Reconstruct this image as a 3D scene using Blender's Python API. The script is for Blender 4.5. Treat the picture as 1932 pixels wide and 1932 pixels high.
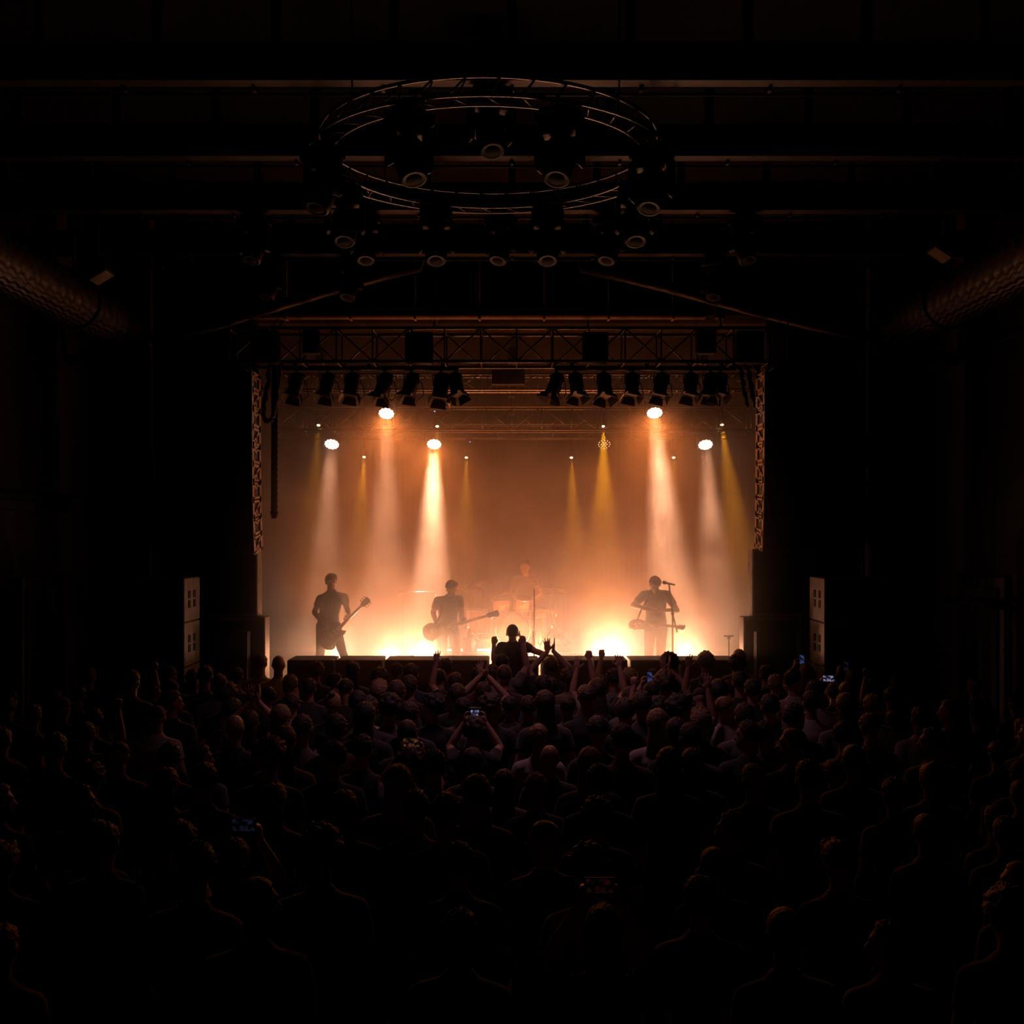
import bpy, math, random
import numpy as np
from mathutils import Vector, Matrix, noise
rng = random.Random(7)
for o in list(bpy.data.objects): bpy.data.objects.remove(o)
S = bpy.context.scene
COL = S.collection

# ------------------------------------------------------------------ camera, world, haze, exposure
F = 1932.0; HZ = 1014.0; CH = 3.4            # focal length in px, horizon row, camera height
def P(px, py, Y):                            # where a photo point lies at distance Y
    return Vector(((px-966)/F*Y, Y, CH-(py-HZ)/F*Y))
cam = bpy.data.cameras.new('camera'); cam.sensor_width = 36; cam.lens = 36.0; cam.shift_y = (HZ-966)/1932.0
cam.clip_start = .05; cam.clip_end = 200
co = bpy.data.objects.new('camera', cam); COL.objects.link(co); co.location = (0,0,CH); co.rotation_euler = (math.pi/2,0,0)
S.camera = co
S.view_settings.view_transform = 'Standard'; S.view_settings.look = 'None'
S.view_settings.gamma = 1; S.view_settings.use_curve_mapping = False
S.view_settings.exposure = 0.0
S.cycles.use_denoising = True
S.cycles.max_bounces = 4; S.cycles.diffuse_bounces = 2; S.cycles.glossy_bounces = 2; S.cycles.transmission_bounces = 2
S.cycles.volume_bounces = 0; S.cycles.transparent_max_bounces = 6
S.cycles.volume_max_steps = 64; S.cycles.volume_step_rate = 1.0
S.cycles.use_adaptive_sampling = True; S.cycles.adaptive_threshold = 0.015
S.cycles.sample_clamp_indirect = 4; S.cycles.caustics_reflective = False; S.cycles.caustics_refractive = False
w = bpy.data.worlds.new('world'); S.world = w; w.use_nodes = True
w.node_tree.nodes['Background'].inputs[0].default_value = (.5,.4,.55,1)
w.node_tree.nodes['Background'].inputs[1].default_value = 0.0
WARM = (1.0,.215,.04); PEACH = (1.0,.44,.23); GLOWC = (1.0,.56,.44); AMBER = (1.0,.35,.008)
def lamp_light(kind, name, loc, to, power, col, size=.1, spot=20, blend=.6, parent=None):
    l = bpy.data.lights.new(name, kind); l.energy = power; l.color = col
    if kind == 'SPOT': l.spot_size = math.radians(spot); l.spot_blend = blend; l.shadow_soft_size = size
    elif kind == 'POINT': l.shadow_soft_size = size
    elif kind == 'AREA': l.size = size; 
    o = bpy.data.objects.new(name, l); COL.objects.link(o); o.location = loc
    d = (Vector(to)-Vector(loc)).normalized(); o.rotation_euler = d.to_track_quat('-Z','Y').to_euler()
    return o
HAZE_STAGE = .27; HAZE_HALL = .22
FOOT = [  # px, py, power, distance of the strobes on the stage floor behind the players
 (642,1240,95,16.9),(735,1244,90,16.9),(793,1244,80,16.15),(812,1244,60,16.15),(935,1247,70,16.15),(1013,1245,80,16.15),(1130,1244,60,16.15),(1148,1242,90,16.15),(1168,1242,110,16.9),(1290,1242,140,16.9)]
_W=19.0
WASH = [  # px, py, Y, power, px shift of the beam foot
 (729,780,17.25,240,-1),(1235,779,17.25,720,21),(626,838,18.6,240,-10),(819,838,18.6,1700,-4),(1331,839,18.6,330,14)]
SMALL = [ # px, py, Y, power, target px at row 1200
 (601,802,17.7,35,570),(825,804,17.7,50,838),(1138,804,17.7,190,1142),(1362,801,17.7,120,1425),
 (687,862,19.0,90,668),(880,863,19.0,60,872),(1078,863,19.0,110,1092),(1271,863,19.0,30,1290)]
# added fill light on the crowd; the lamps in the ring above stay unlit
lamp_light('SPOT','crowd_fill',(0.1,10.2,6.3),(0.1,10.6,1.6),150,(1,.45,.62),.5,85,1.0)
# ------------------------------------------------------------------ materials
_m = {}
def mat(name, c, c2=None, rough=.6, metal=0., scale=8., bump=0., emit=None, es=0., sheen=0., kind='noise', spec=None):
    if name in _m: return _m[name]
    m = bpy.data.materials.new(name); m.use_nodes = True; nt = m.node_tree; b = nt.nodes['Principled BSDF']
    c2 = c2 or tuple(v*.65 for v in c)
    tc = nt.nodes.new('ShaderNodeTexCoord')
    if kind == 'wave':
        n = nt.nodes.new('ShaderNodeTexWave'); n.inputs['Scale'].default_value = scale; n.inputs['Distortion'].default_value = 2.0
    elif kind == 'brick':
        n = nt.nodes.new('ShaderNodeTexBrick'); n.inputs['Scale'].default_value = scale
    else:
        n = nt.nodes.new('ShaderNodeTexNoise'); n.inputs['Scale'].default_value = scale; n.inputs['Detail'].default_value = 3
    nt.links.new(tc.outputs['Object'], n.inputs['Vector'])
    r = nt.nodes.new('ShaderNodeValToRGB'); r.color_ramp.elements[0].position = .35; r.color_ramp.elements[1].position = .7
    r.color_ramp.elements[0].color = (*c2,1); r.color_ramp.elements[1].color = (*c,1)
    nt.links.new(n.outputs['Fac'] if 'Fac' in n.outputs else n.outputs[0], r.inputs['Fac'])
    nt.links.new(r.outputs['Color'], b.inputs['Base Color'])
    b.inputs['Roughness'].default_value = rough; b.inputs['Metallic'].default_value = metal
    if spec is not None: b.inputs['Specular IOR Level'].default_value = spec
    if sheen: b.inputs['Sheen Weight'].default_value = sheen
    if bump:
        bp = nt.nodes.new('ShaderNodeBump'); bp.inputs['Strength'].default_value = bump; bp.inputs['Distance'].default_value = .02
        nt.links.new(n.outputs['Fac'] if 'Fac' in n.outputs else n.outputs[0], bp.inputs['Height']); nt.links.new(bp.outputs['Normal'], b.inputs['Normal'])
    if emit:
        b.inputs['Emission Color'].default_value = (*emit,1); b.inputs['Emission Strength'].default_value = es
    _m[name] = m; return m
BLACKM = mat('black_metal',(.018,.016,.016),rough=.5,metal=.2,spec=.3)
ALU = mat('truss_aluminium',(.42,.4,.38),(.3,.28,.27),rough=.35,metal=.9,scale=30)
DARKALU = mat('black_truss_metal',(.10,.09,.085),rough=.4,metal=.7,scale=30)
CAB = mat('cabinet_paint',(.03,.028,.027),rough=.6,scale=60,bump=.2)
GRILLE = mat('grille_cloth',(.012,.011,.011),(.006,.006,.006),rough=.8,scale=150,bump=.3)
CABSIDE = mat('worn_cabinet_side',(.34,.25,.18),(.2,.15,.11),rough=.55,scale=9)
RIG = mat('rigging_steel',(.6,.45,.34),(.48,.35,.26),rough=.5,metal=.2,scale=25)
DRAPE = mat('black_drape',(.005,.0045,.0045),(.003,.0025,.0025),rough=.95,kind='wave',scale=3,bump=.6,spec=.05)
STAGE = mat('stage_boards',(.035,.03,.027),(.02,.018,.016),rough=.35,scale=4)
FLOOR = mat('hall_floor',(.03,.028,.026),(.018,.016,.015),rough=.5,scale=3)
CEIL = mat('ceiling_boards',(.008,.006,.005),(.005,.004,.003),rough=.85,kind='wave',scale=2,spec=.1)
WALLM = mat('wall_plaster',(.075,.045,.035),(.045,.028,.022),rough=.85,scale=1.5,bump=.2)
STEEL = mat('painted_steel',(.05,.032,.025),(.03,.02,.016),rough=.5,metal=.3,scale=6)
DUCTM = mat('spiral_duct_metal',(.09,.06,.045),(.05,.035,.028),rough=.5,metal=.4,kind='wave',scale=6,bump=.5)
CHROME = mat('chrome',(.75,.72,.7),(.6,.58,.55),rough=.18,metal=1,scale=20)
BRASS = mat('cymbal_bronze',(.85,.58,.22),(.6,.38,.12),rough=.22,metal=1,scale=25)
RUBBER = mat('cable_rubber',(.018,.017,.017),rough=.7)
GLOW = mat('strobe_glow',(1,.9,.8),emit=(1,.66,.40),es=14)
WASHG = mat('wash_cell_glow',(1,.9,.8),emit=(1,.74,.52),es=8)
WASHD = mat('dim_wash_cell_glow',(1,.8,.4),emit=(1,.6,.25),es=2.0)
SPOTG = mat('beam_lens_glow',(1,.9,.6),emit=(1,.72,.32),es=14)
LENSOFF = mat('unlit_lens',(.012,.011,.01),rough=.7,spec=.1,scale=5)
BLUELED = mat('blue_status_light',(.1,.3,1),emit=(.12,.4,1),es=3)
SKIN = mat('skin',(.45,.26,.18),(.38,.21,.15),rough=.5,scale=20)
SKIN2 = mat('tan_skin',(.33,.18,.11),(.27,.15,.09),rough=.5,scale=20)
HAIRS = {'black':mat('black_hair',(.02,.014,.011),(.010,.007,.006),rough=.62,scale=60,bump=.45),
 'brown':mat('brown_hair',(.07,.036,.02),(.035,.018,.01),rough=.62,scale=60,bump=.45),
 'fair':mat('fair_hair',(.30,.18,.085),(.16,.09,.045),rough=.62,scale=60,bump=.45)}
SHIRTS = {'black':mat('black_cotton',(.016,.015,.016),rough=.85,scale=40,sheen=.15),
 'charcoal':mat('charcoal_cotton',(.05,.045,.05),rough=.85,scale=40,sheen=.15),
 'grey':mat('grey_cotton',(.15,.13,.135),rough=.85,scale=40,sheen=.15),
 'pale':mat('pale_cotton',(.38,.33,.32),(.3,.26,.25),rough=.85,scale=40,sheen=.15),
 'navy':mat('navy_cotton',(.018,.02,.045),rough=.85,scale=40,sheen=.15),
 'yellow':mat('yellow_cotton',(.62,.42,.05),(.5,.33,.04),rough=.85,scale=40),
 'maroon':mat('maroon_cotton',(.09,.02,.02),rough=.85,scale=40,sheen=.15)}
DENIM = mat('dark_denim',(.022,.024,.034),(.014,.015,.02),rough=.85,scale=50)
EYEM = mat('eye_white',(.22,.18,.15),rough=.3)
HATM = mat('hat_felt',(.03,.026,.025),rough=.8,scale=50)

# ------------------------------------------------------------------ mesh building
class MB:
    def __init__(s): s.v=[]; s.f=[]; s.m=[]; s.sm=[]
    def add(s, vs, fs, mi=0, smooth=False):
        b=len(s.v); s.v += [tuple(v) for v in vs]; s.f += [tuple(i+b for i in f) for f in fs]
        s.m += [mi]*len(fs); s.sm += [smooth]*len(fs)
    def box(s, c, size, M=None, mi=0, bev=0.):
        c=Vector(c); hx,hy,hz=[v/2 for v in size]; M=M or Matrix.Identity(3)
        b=min(bev,hx*.9,hy*.9,hz*.9)
        if b<=0:
            vs=[c+M@Vector((x*hx,y*hy,z*hz)) for z in(-1,1) for y in(-1,1) for x in(-1,1)]
            s.add(vs,[(0,2,3,1),(4,5,7,6),(0,1,5,4),(2,6,7,3),(0,4,6,2),(1,3,7,5)],mi); return
        # chamfered box: rings of 8
        def ring(a,bb,z):
            return [Vector(p) for p in ((a-b*(a==hx),-bb,z),(a,-bb+b,z),(a,bb-b,z),(a-b,bb,z),(-a+b,bb,z),(-a,bb-b,z),(-a,-bb+b,z),(-a+b,-bb,z))]
        rs=[[Vector(((p.x)*(hx-b)/hx,(p.y)*(hy-b)/hy,-hz)) for p in ring(hx,hy,0)], ring(hx,hy,-hz+b), ring(hx,hy,hz-b),
            [Vector(((p.x)*(hx-b)/hx,(p.y)*(hy-b)/hy,hz)) for p in ring(hx,hy,0)]]
        vs=[c+M@p for r in rs for p in r]; fs=[tuple(range(7,-1,-1)), tuple(range(24,32))]
        for k in range(3):
            for i in range(8): j=(i+1)%8; fs.append((k*8+i,k*8+j,k*8+8+j,k*8+8+i))
        s.add(vs,fs,mi)
    def tube(s, pts, r, n=8, mi=0, caps=True, smooth=True):
        pts=[Vector(p) for p in pts]; rs=r if isinstance(r,(list,tuple)) else [r]*len(pts)
        vs=[]; up=None
        for i,p in enumerate(pts):
            d=(pts[min(i+1,len(pts)-1)]-pts[max(i-1,0)])
            d = d.normalized() if d.length>1e-9 else Vector((0,0,1))
            if up is None:
                up=Vector((0,0,1)) if abs(d.z)<.9 else Vector((1,0,0))
            a=d.cross(up)
            if a.length<1e-6: a=d.cross(Vector((1,0,0)))
            a.normalize(); b=a.cross(d).normalized(); up=b
            for k in range(n):
                t=2*math.pi*k/n; vs.append(p+(a*math.cos(t)+b*math.sin(t))*rs[i])
        fs=[]
        for i in range(len(pts)-1):
            for k in range(n):
                j=(k+1)%n; fs.append((i*n+k,i*n+k+n,i*n+j+n,i*n+j))
        if caps: fs.append(tuple(range(n))); fs.append(tuple(range(len(vs)-1,len(vs)-n-1,-1)))
        s.add(vs,fs,mi,smooth)
    def lathe(s, prof, M, n=20, mi=0, smooth=True):   # prof [(r,z)], M 4x4
        vs=[]; fs=[]
        for r,z in prof:
            for k in range(n):
                t=2*math.pi*k/n; vs.append(M@Vector((r*math.cos(t),r*math.sin(t),z)))
        for i in range(len(prof)-1):
            for k in range(n):
                j=(k+1)%n; fs.append((i*n+k,i*n+j,i*n+n+j,i*n+n+k))
        fs.append(tuple(range(n-1,-1,-1))); fs.append(tuple(range(len(vs)-n,len(vs))))
        s.add(vs,fs,mi,smooth)
    def slab(s, pts, th, M, bev=.006, mi=0):          # outline in local xy, thickness along local z
        n=len(pts); c=Vector((sum(p[0] for p in pts)/n,sum(p[1] for p in pts)/n))
        def sh(k): return [(c.x+(p[0]-c.x)*k, c.y+(p[1]-c.y)*k) for p in pts]
        ext=max((Vector(p)-c).length for p in pts); k=1-bev/ext
        rings=[(sh(k),-th/2),(pts,-th/2+bev),(pts,th/2-bev),(sh(k),th/2)]
        vs=[M@Vector((x,y,z)) for r,z in rings for x,y in r]; fs=[tuple(range(n-1,-1,-1)),tuple(range(3*n,4*n))]
        for q in range(3):
            for i in range(n): j=(i+1)%n; fs.append((q*n+i,q*n+j,q*n+n+j,q*n+n+i))
        s.add(vs,fs,mi)
    def mesh(s, name, mats):
        me=bpy.data.meshes.new(name); me.from_pydata(s.v,[],s.f)
        for m in (mats if isinstance(mats,(list,tuple)) else [mats]): me.materials.append(m)
        me.polygons.foreach_set('material_index',s.m); me.polygons.foreach_set('use_smooth',s.sm); me.update(); return me
    def build(s, name, mats, parent=None, loc=None):
        o=bpy.data.objects.new(name,s.mesh(name,mats)); COL.objects.link(o)
        if parent is not None: o.parent=parent
        if loc is not None: o.location=loc
        return o
def frame(o, x=None, z=None):  # 4x4 with origin o, local z along z, local x near x
    z=Vector(z).normalized(); x=Vector(x) if x is not None else (Vector((1,0,0)) if abs(z.x)<.9 else Vector((0,1,0)))
    y=z.cross(x).normalized(); x=y.cross(z).normalized()
    M=Matrix((x,y,z)).transposed().to_4x4(); M.translation=Vector(o); return M
def smooth_closed(pts, k=4):
    n=len(pts); out=[]
    for i in range(n):
        p0,p1,p2,p3=[Vector(pts[(i+j-1)%n]) for j in range(4)]
        for q in range(k):
            t=q/k; out.append(tuple(.5*((2*p1)+(-p0+p2)*t+(2*p0-5*p1+4*p2-p3)*t*t+(-p0+3*p1-3*p2+p3)*t**3)))
    return out
def tag(o, label=None, cat=None, group=None, kind=None):
    if label: o['label']=label
    if cat: o['category']=cat
    if group: o['group']=group
    if kind: o['kind']=kind
    return o
def empty(name, loc, rz=0):
    o=bpy.data.objects.new(name,None); COL.objects.link(o); o.location=loc; o.rotation_euler=(0,0,rz); o.empty_display_size=.1; return o
def kids(o): return [c for c in bpy.data.objects if c.parent is o]
def copy_tree(o, parent=None, ch=None):
    c=o.copy(); COL.objects.link(c)
    if parent is not None: c.parent=parent
    for k in (CH_MAP.get(o.name) if o.name in CH_MAP else kids(o)): copy_tree(k,c)
    return c
CH_MAP={}
def struct(name, mb, m):
    return tag(mb.build(name,m),kind='structure')

# ------------------------------------------------------------------ room shell
W=6.25; SY=14.75                       # half width of the hall, front edge of the stage
m=MB(); m.box((0,9.5,-.05),(2*W+.4,25,.1)); struct('floor',m,FLOOR)
m=MB(); m.box((0,9.5,8.05),(2*W+.4,25,.1)); struct('ceiling',m,CEIL)
for sx,nm in((-1,'left'),(1,'right')):
    m=MB(); m.box((sx*(W+.1),9.5,4),(.2,25,8.2)); 
    struct('wall_'+nm,m,WALLM)
m=MB(); m.box((0,22.1,4),(2*W+.4,.2,8.2)); struct('wall_back',m,WALLM)
m=MB(); m.box((0,-3.1,4),(2*W+.4,.2,8.2)); struct('wall_rear',m,WALLM)
# proscenium: dark walls either side of the stage opening and a header above it
for sx,nm in((-1,'left'),(1,'right')):
    m=MB(); m.box((sx*5.05,15.3,4.0),(2.5,.14,8.0))
    for k in range(24): m.tube([(sx*(3.86+k*.105),15.2,.02),(sx*(3.86+k*.105),15.2,7.95)],.035,6)
    struct('wall_proscenium_'+nm,m,DRAPE)
m=MB(); m.box((0,15.3,7.35),(7.6,.14,1.3)); struct('wall_header',m,DRAPE)
# black backdrop cloth
m=MB()
vs=[];fs=[];n=160
for i in range(n+1):
    x=-6+12*i/n; y=21.3+.025*math.sin(i*1.35)
    vs+=[(x,y,1.1),(x,y,6.9)]
for i in range(n): fs.append((2*i,2*i+2,2*i+3,2*i+1))
m.add(vs,fs,0,True); m.tube([(-6,21.3,6.9),(6,21.3,6.9)],.03)
for x in(-5,-1.5,1.5,5): m.tube([(x,21.3,6.9),(x,21.3,8)],.008,6)
tag(m.build('backdrop_curtain',DRAPE),'tall black pleated curtain closing the rear of the stage behind the drummer','curtain')
# stage
m=MB(); m.box((0,18.3,.55),(2*W-.1,7.1,1.1),bev=.01); tag(struct('stage_floor',m,STAGE),'raised black stage platform under the band')
# ceiling beams
for i,(Y) in enumerate((6.95,8.69,10.4,12.1,13.95)):
    m=MB(); z=7.24
    m.box((0,Y,z+.02),(2*W,.16,.03)); m.box((0,Y,z+.16),(2*W,.03,.26)); m.box((0,Y,z+.31),(2*W,.16,.03))
    for k in range(-6,7): m.box((k*1.0,Y,z+.56),(.08,.1,.48))
    struct('ceiling_beam',m,STEEL)
    m=MB(); m.tube([(-4.6,Y+.12,z-.03),(4.6,Y+.12,z-.03)],.014,6)
    for k in range(-4,5): m.box((k*1.1,Y+.09,z-.005),(.03,.1,.05))
    tag(m.build('cable_conduit',STEEL),'thin reddish conduit under the %s roof beam counted from the stage'%('fifth','fourth','third','second','first')[i],'conduit','conduits under the roof beams')
# side posts beside the arrays
for sx,px,nm in((-1,272,'left'),(1,1652,'right')):
    x=(px-966)/F*14.3
    m=MB(); m.box((x,14.4,4),(.16,.2,8),bev=.01); m.box((x-.0*sx,14.32,1.1),(.24,.3,2.2),bev=.01)
    struct('column_'+nm,m,STEEL)
    m=MB()
    for k in range(6):
        xx=x+(-sx)*(.145+.016*k); m.tube([(xx,14.3+.01*k,7.2),(xx+rng.uniform(-.02,.02),14.3,5.3),(xx+rng.uniform(-.03,.03),14.3,4.2),(xx+rng.uniform(-.05,.05),14.27,3.1),(xx,14.25,.02)],.011,6)
    m.box((x-sx*.165,14.34,4.15),(.17,.04,.05)); m.box((x-sx*.165,14.34,7.2),(.17,.04,.05))
    tag(m.build('cable_bundle',RUBBER),'bundle of black cables running down beside the %s steel post'%nm,'cable','cable bundles on the posts')
m=MB(); a=P(1640,850,14.1); m.box(a,(.07,.1,.42),bev=.01); m.box(a+Vector((0.04,0,.28)),(.12,.08,.04)); m.box(a+Vector((0.1,.05,-.1)),(.12,.05,.05))
tag(m.build('wall_heater',STEEL),'narrow box bracketed on the post at the right of the stage','heater')
# gallery rails, side ledges
m=MB(); m.tube([(-W+.12,3,3.92),(-W+.12,15,3.92)],.05); m.box((-W+.06,9,3.8),(.12,12,.12)); 
tag(m.build('wall_rail',STEEL),'long steel rail along the wall left of the crowd','rail')
m=MB(); m.tube([(W-.25,5.5,2.55),(W-.25,14.2,2.55)],.035)
for k in range(6): m.tube([(W-.25,5.7+k*1.65,2.55),(W-.02,5.7+k*1.65,2.5)],.02,6)
tag(m.build('wall_handrail',STEEL),'low handrail along the wall right of the crowd','rail')
m=MB(); m.tube([(W-.2,6,5.84),(W-.2,15,5.84)],.045)
for k in range(6): m.tube([(W-.2,6.2+k*1.7,5.84),(W-.02,6.2+k*1.7,5.9)],.02,6)
tag(m.build('wall_pipe',STEEL),'high pipe along the wall right of the crowd, below the duct','pipe')
for sx in(-1,1):
    for k in range(2):
        m=MB(); Y=11.0+2.6*k
        m.box((sx*(W-.03),Y,1.45),(.08,1.5,2.9),bev=.01)
        m.box((sx*(W-.08),Y,1.45),(.04,1.2,2.6),mi=1,bev=.01)
        tag(m.build('door_%d'%(k+1+(sx>0)*2),[STEEL,WALLM]),kind='structure')
# ventilation ducts
for sx in(-1,1):
    m=MB(); pts=[];rs=[]
    for k in range(150):
        y=3.5+k*.07; pts.append((sx*5.3,y,6.25)); rs.append(.30 if k%3 else .318)
    m.tube(pts,rs,18)
    e=empty('ventilation_duct',(sx*5.3,9,6.25)); m2=m.build('duct_pipe',DUCTM,e); m2.location=-Vector((sx*5.3,9,6.25))
    for k in range(4):
        h=MB(); y=4.3+k*2.7
        h.tube([(0,y-9,.3),(0,y-9,1.76)],.012,6); h.lathe([(.315,-.02),(.335,-.02),(.335,.02),(.315,.02)],frame((0,y-9,0),z=(0,1,0)),24)
        h.build('hanger',STEEL,e)
    tag(e,'large spiral ventilation duct under the ceiling on the %s of the hall'%('left' if sx<0 else 'right'),'duct','ventilation ducts')
# sloping roof braces and the rolled cloth over the stage
for sx,a,b,c in((-1,(300,640),(540,572),(790,503)),(1,(1660,640),(1400,580),(1100,505))):
    Yb=14.35
    m=MB(); pts=[P(*a,Yb),P(*b,Yb),P(*c,Yb)]
    m.tube([pts[0],(pts[0]*.5+pts[1]*.5)+Vector((0,0,-.02)),pts[1],(pts[1]*.5+pts[2]*.5)+Vector((0,0,.02)),pts[2],pts[2]+Vector((-sx*.1,0,.35))],.075,10)
    m.tube([pts[0],Vector((sx*W,Yb,pts[0].z-.3))],.075,10)
    tag(m.build('roof_brace',STEEL),'sloping round roof brace rising from the %s wall towards the middle'%('left' if sx<0 else 'right'),'brace','roof braces')
m=MB(); a=P(480,594,14.6); b=P(1330,594,14.6); m.tube([a,b],.065,14)
for k in range(7):
    q=a.lerp(b,(k+.5)/7); m.tube([q,(q.x,q.y,8.0)],.008,5); m.box(q,(.03,.15,.15))
tag(m.build('rolled_cloth',mat('brown_canvas',(.25,.15,.10),(.18,.1,.07),rough=.8,scale=12)),'long rolled brown cloth hanging just above the front lighting truss','cloth roll')

# ------------------------------------------------------------------ trusses
def truss(name, x0, x1, Y, zt, zb, dep, cell, r, m1, label, nz=7.24, hang=(), red=None):
    cy=(x0+x1)/2; e=empty(name,(cy,Y+dep/2,zb)); org=Vector((cy,Y+dep/2,zb))
    mb=MB()
    for y in(Y,Y+dep):
        for z in(zt,zb): mb.tube([Vector((x0,y,z))-org,Vector((x1,y,z))-org],r,8)
    mb.build('chord',m1,e); mb=MB()
    n=max(1,round((x1-x0)/cell))
    for i in range(n+1):
        x=x0+(x1-x0)*i/n
        for y in(Y,Y+dep):
            mb.tube([Vector((x,y,zt))-org,Vector((x,y,zb))-org],r*.5,6)
            if i<n:
                x2=x0+(x1-x0)*(i+1)/n; aa,bb=(zt,zb) if (i%2)^(y>Y) else (zb,zt)
                mb.tube([Vector((x,y,aa))-org,Vector((x2,y,bb))-org],r*.5,6)
        for z in(zt,zb): mb.tube([Vector((x,Y,z))-org,Vector((x,Y+dep,z))-org],r*.45,6)
    mb.build('lacing',m1,e)
    for x in hang:
        h=MB(); c=Vector((x,Y+dep/2,0))
        h.tube([Vector((x,Y+dep/2,zt+.42))-org,Vector((x,Y+dep/2,8.0))-org],.008,6)
        h.box(Vector((x,Y+dep/2,zt+.30))-org,(.14,.14,.26),bev=.02)
        h.tube([Vector((x-.02,Y,zt))-org,Vector((x,Y+dep/2,zt+.2))-org,Vector((x+.02,Y+dep,zt))-org],.012,6)
        h.build('chain_hoist',BLACKM,e)
    return tag(e,label,'truss')
TF=14.55                       # front truss distance
zt=P(0,619,TF).z; zb=P(0,682,TF).z
truss('lighting_truss',P(430,0,TF).x,P(1452,0,TF).x,TF,zt,zb,.5,.52,.026,DARKALU,'deep front lighting truss across the top of the stage opening',hang=(-3.3,-1.1,1.1,3.0))
T2=15.95; truss('lighting_truss',P(535,0,T2).x,P(1440,0,T2).x,T2,P(0,706,T2).z,P(0,735,T2).z,.26,.44,.02,ALU,'slim bare metal truss just behind the hanging theatre spotlights',hang=(-3,0,3))
T3=17.55; truss('lighting_truss',-4.1,4.1,T3,P(0,767,T3).z,P(0,811,T3).z,.36,.5,.018,DARKALU,'faint haze-veiled truss over the middle of the stage',hang=(-3.2,0,3.2))
T4=18.9; truss('lighting_truss',-4.3,4.3,T4,P(0,800,T4).z,P(0,826,T4).z,.26,.5,.016,DARKALU,'rearmost truss low above the drummer, nearly lost in haze',hang=(-3.4,0,3.4))
# rear panels on the far truss
for i,(x0,x1,y) in enumerate(((950,1000,826),(1180,1212,834),(745,778,834))):
    q=P((x0+x1)/2,y,T4-.03); m=MB(); m.box(q,((x1-x0)/F*T4,.05,.05),bev=.005); m.box(q+Vector((0,.04,.06)),(.04,.1,.14))
    tag(m.build('led_batten',STEEL),'short unlit batten lamp on the rear truss, %s'%('at the middle of the stage','right of the middle','left of the middle')[i],'lamp','battens on the rear truss')

# ------------------------------------------------------------------ lamps
def wash(px,py,Y,power,shift,label,ztruss,dim=False,nolight=False):
    c=P(px,py,Y); foot=Vector((P(px+shift*2.2,1240,Y-1.15).x,Y-1.15,1.1)); d=(foot-c).normalized()
    e=empty('wash_light',c); 
    face=Vector((0,-.62,-.78)).normalized() if True else d
    M=frame((0,0,0),z=-face)
    h=MB(); h.lathe([(.10,0.0),(.135,.0),(.14,.03),(.13,.12),(.09,.2),(.0,.21)],M,28); h.build('head',BLACKM,e)
    y=MB()
    for s in(-1,1): y.box((s*.16,.04,.09),(.025,.07,.26),bev=.008)
    y.box((0,.04,.22),(.345,.12,.04),bev=.008); y.build('yoke',BLACKM,e)
    b=MB(); b.box((0,.04,.29),(.3,.22,.1),bev=.02); b.tube([(0,.12,.29),(0,.30,.29),(0,.31,max(.3,ztruss-c.z)+.02)],.02,8); b.box((0,.31,ztruss-c.z),(.05,.09,.07),bev=.005); b.build('base',BLACKM,e)
    rings=[(0,1),(.052,6),(.104,12)]; k=0
    cm=MB()
    for r,n in rings:
        for i in range(n):
            t=2*math.pi*i/n; p=M@Vector((r*math.cos(t),r*math.sin(t),-.006))
            Mi=frame(p,z=-face); cm.lathe([(.0235,0),(.0235,.008)] if False else [(.001,-.012),(.016,-.009),(.0255,0),(.0255,.004)],Mi,10)
            if dim: pass
    if dim:
        cm=MB()
        for r,n in rings+[]:
            for i in range(n):
                t=2*math.pi*i/n; p=M@Vector((r*math.cos(t),r*math.sin(t),-.006))
                cm.lathe([(.001,-.008),(.007,-.006),(.009,0),(.009,.004)],frame(p,z=-face),8)
    cm.build('lens_cluster',WASHD if dim else WASHG,e)
    if not nolight:
        lamp_light('SPOT','wash_beam',c+face*.075,foot,power*_W,PEACH,.115,17,.55)
        if px in (729,819,1235): lamp_light('SPOT','wash_spill',c+face*.12,Vector((c.x*.5,10.5,1.7)),230 if px!=819 else 120,WARM,.1,72,1.0)
    return tag(e,label,'stage light',group='round wash lights')
hang3=P(0,811,T3).z; hang4=P(0,826,T4).z
WL=['bright round wash light high up, left of the middle of the stage','bright round wash light high up above the singer on the right',
 'bright round wash light above the guitarist in the wide stance','brightest low wash light, above the bass player','bright round wash light nearest the right loudspeaker array']
for (px,py,Y,pw,sh),lb in zip(WASH,WL): wash(px,py,Y,pw,sh,lb,P(0,767,T3).z if Y<18 else P(0,800,T4).z)
wash(1140,838,18.6,0,0,'dimmed round wash light whose separate lens cells glow amber',P(0,800,T4).z,dim=True,nolight=True)
SL=['small amber beam light at the far left of the stage','small amber beam light directly above the brightest wash light','small amber beam light directly above the dimmed wash light',
 'small amber beam light nearest the right loudspeaker array','small low beam light between the guitarist and the bass player','small low beam light just left of the drummer',
 'small low beam light just right of the drummer','small faint beam light above the singer']
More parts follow.
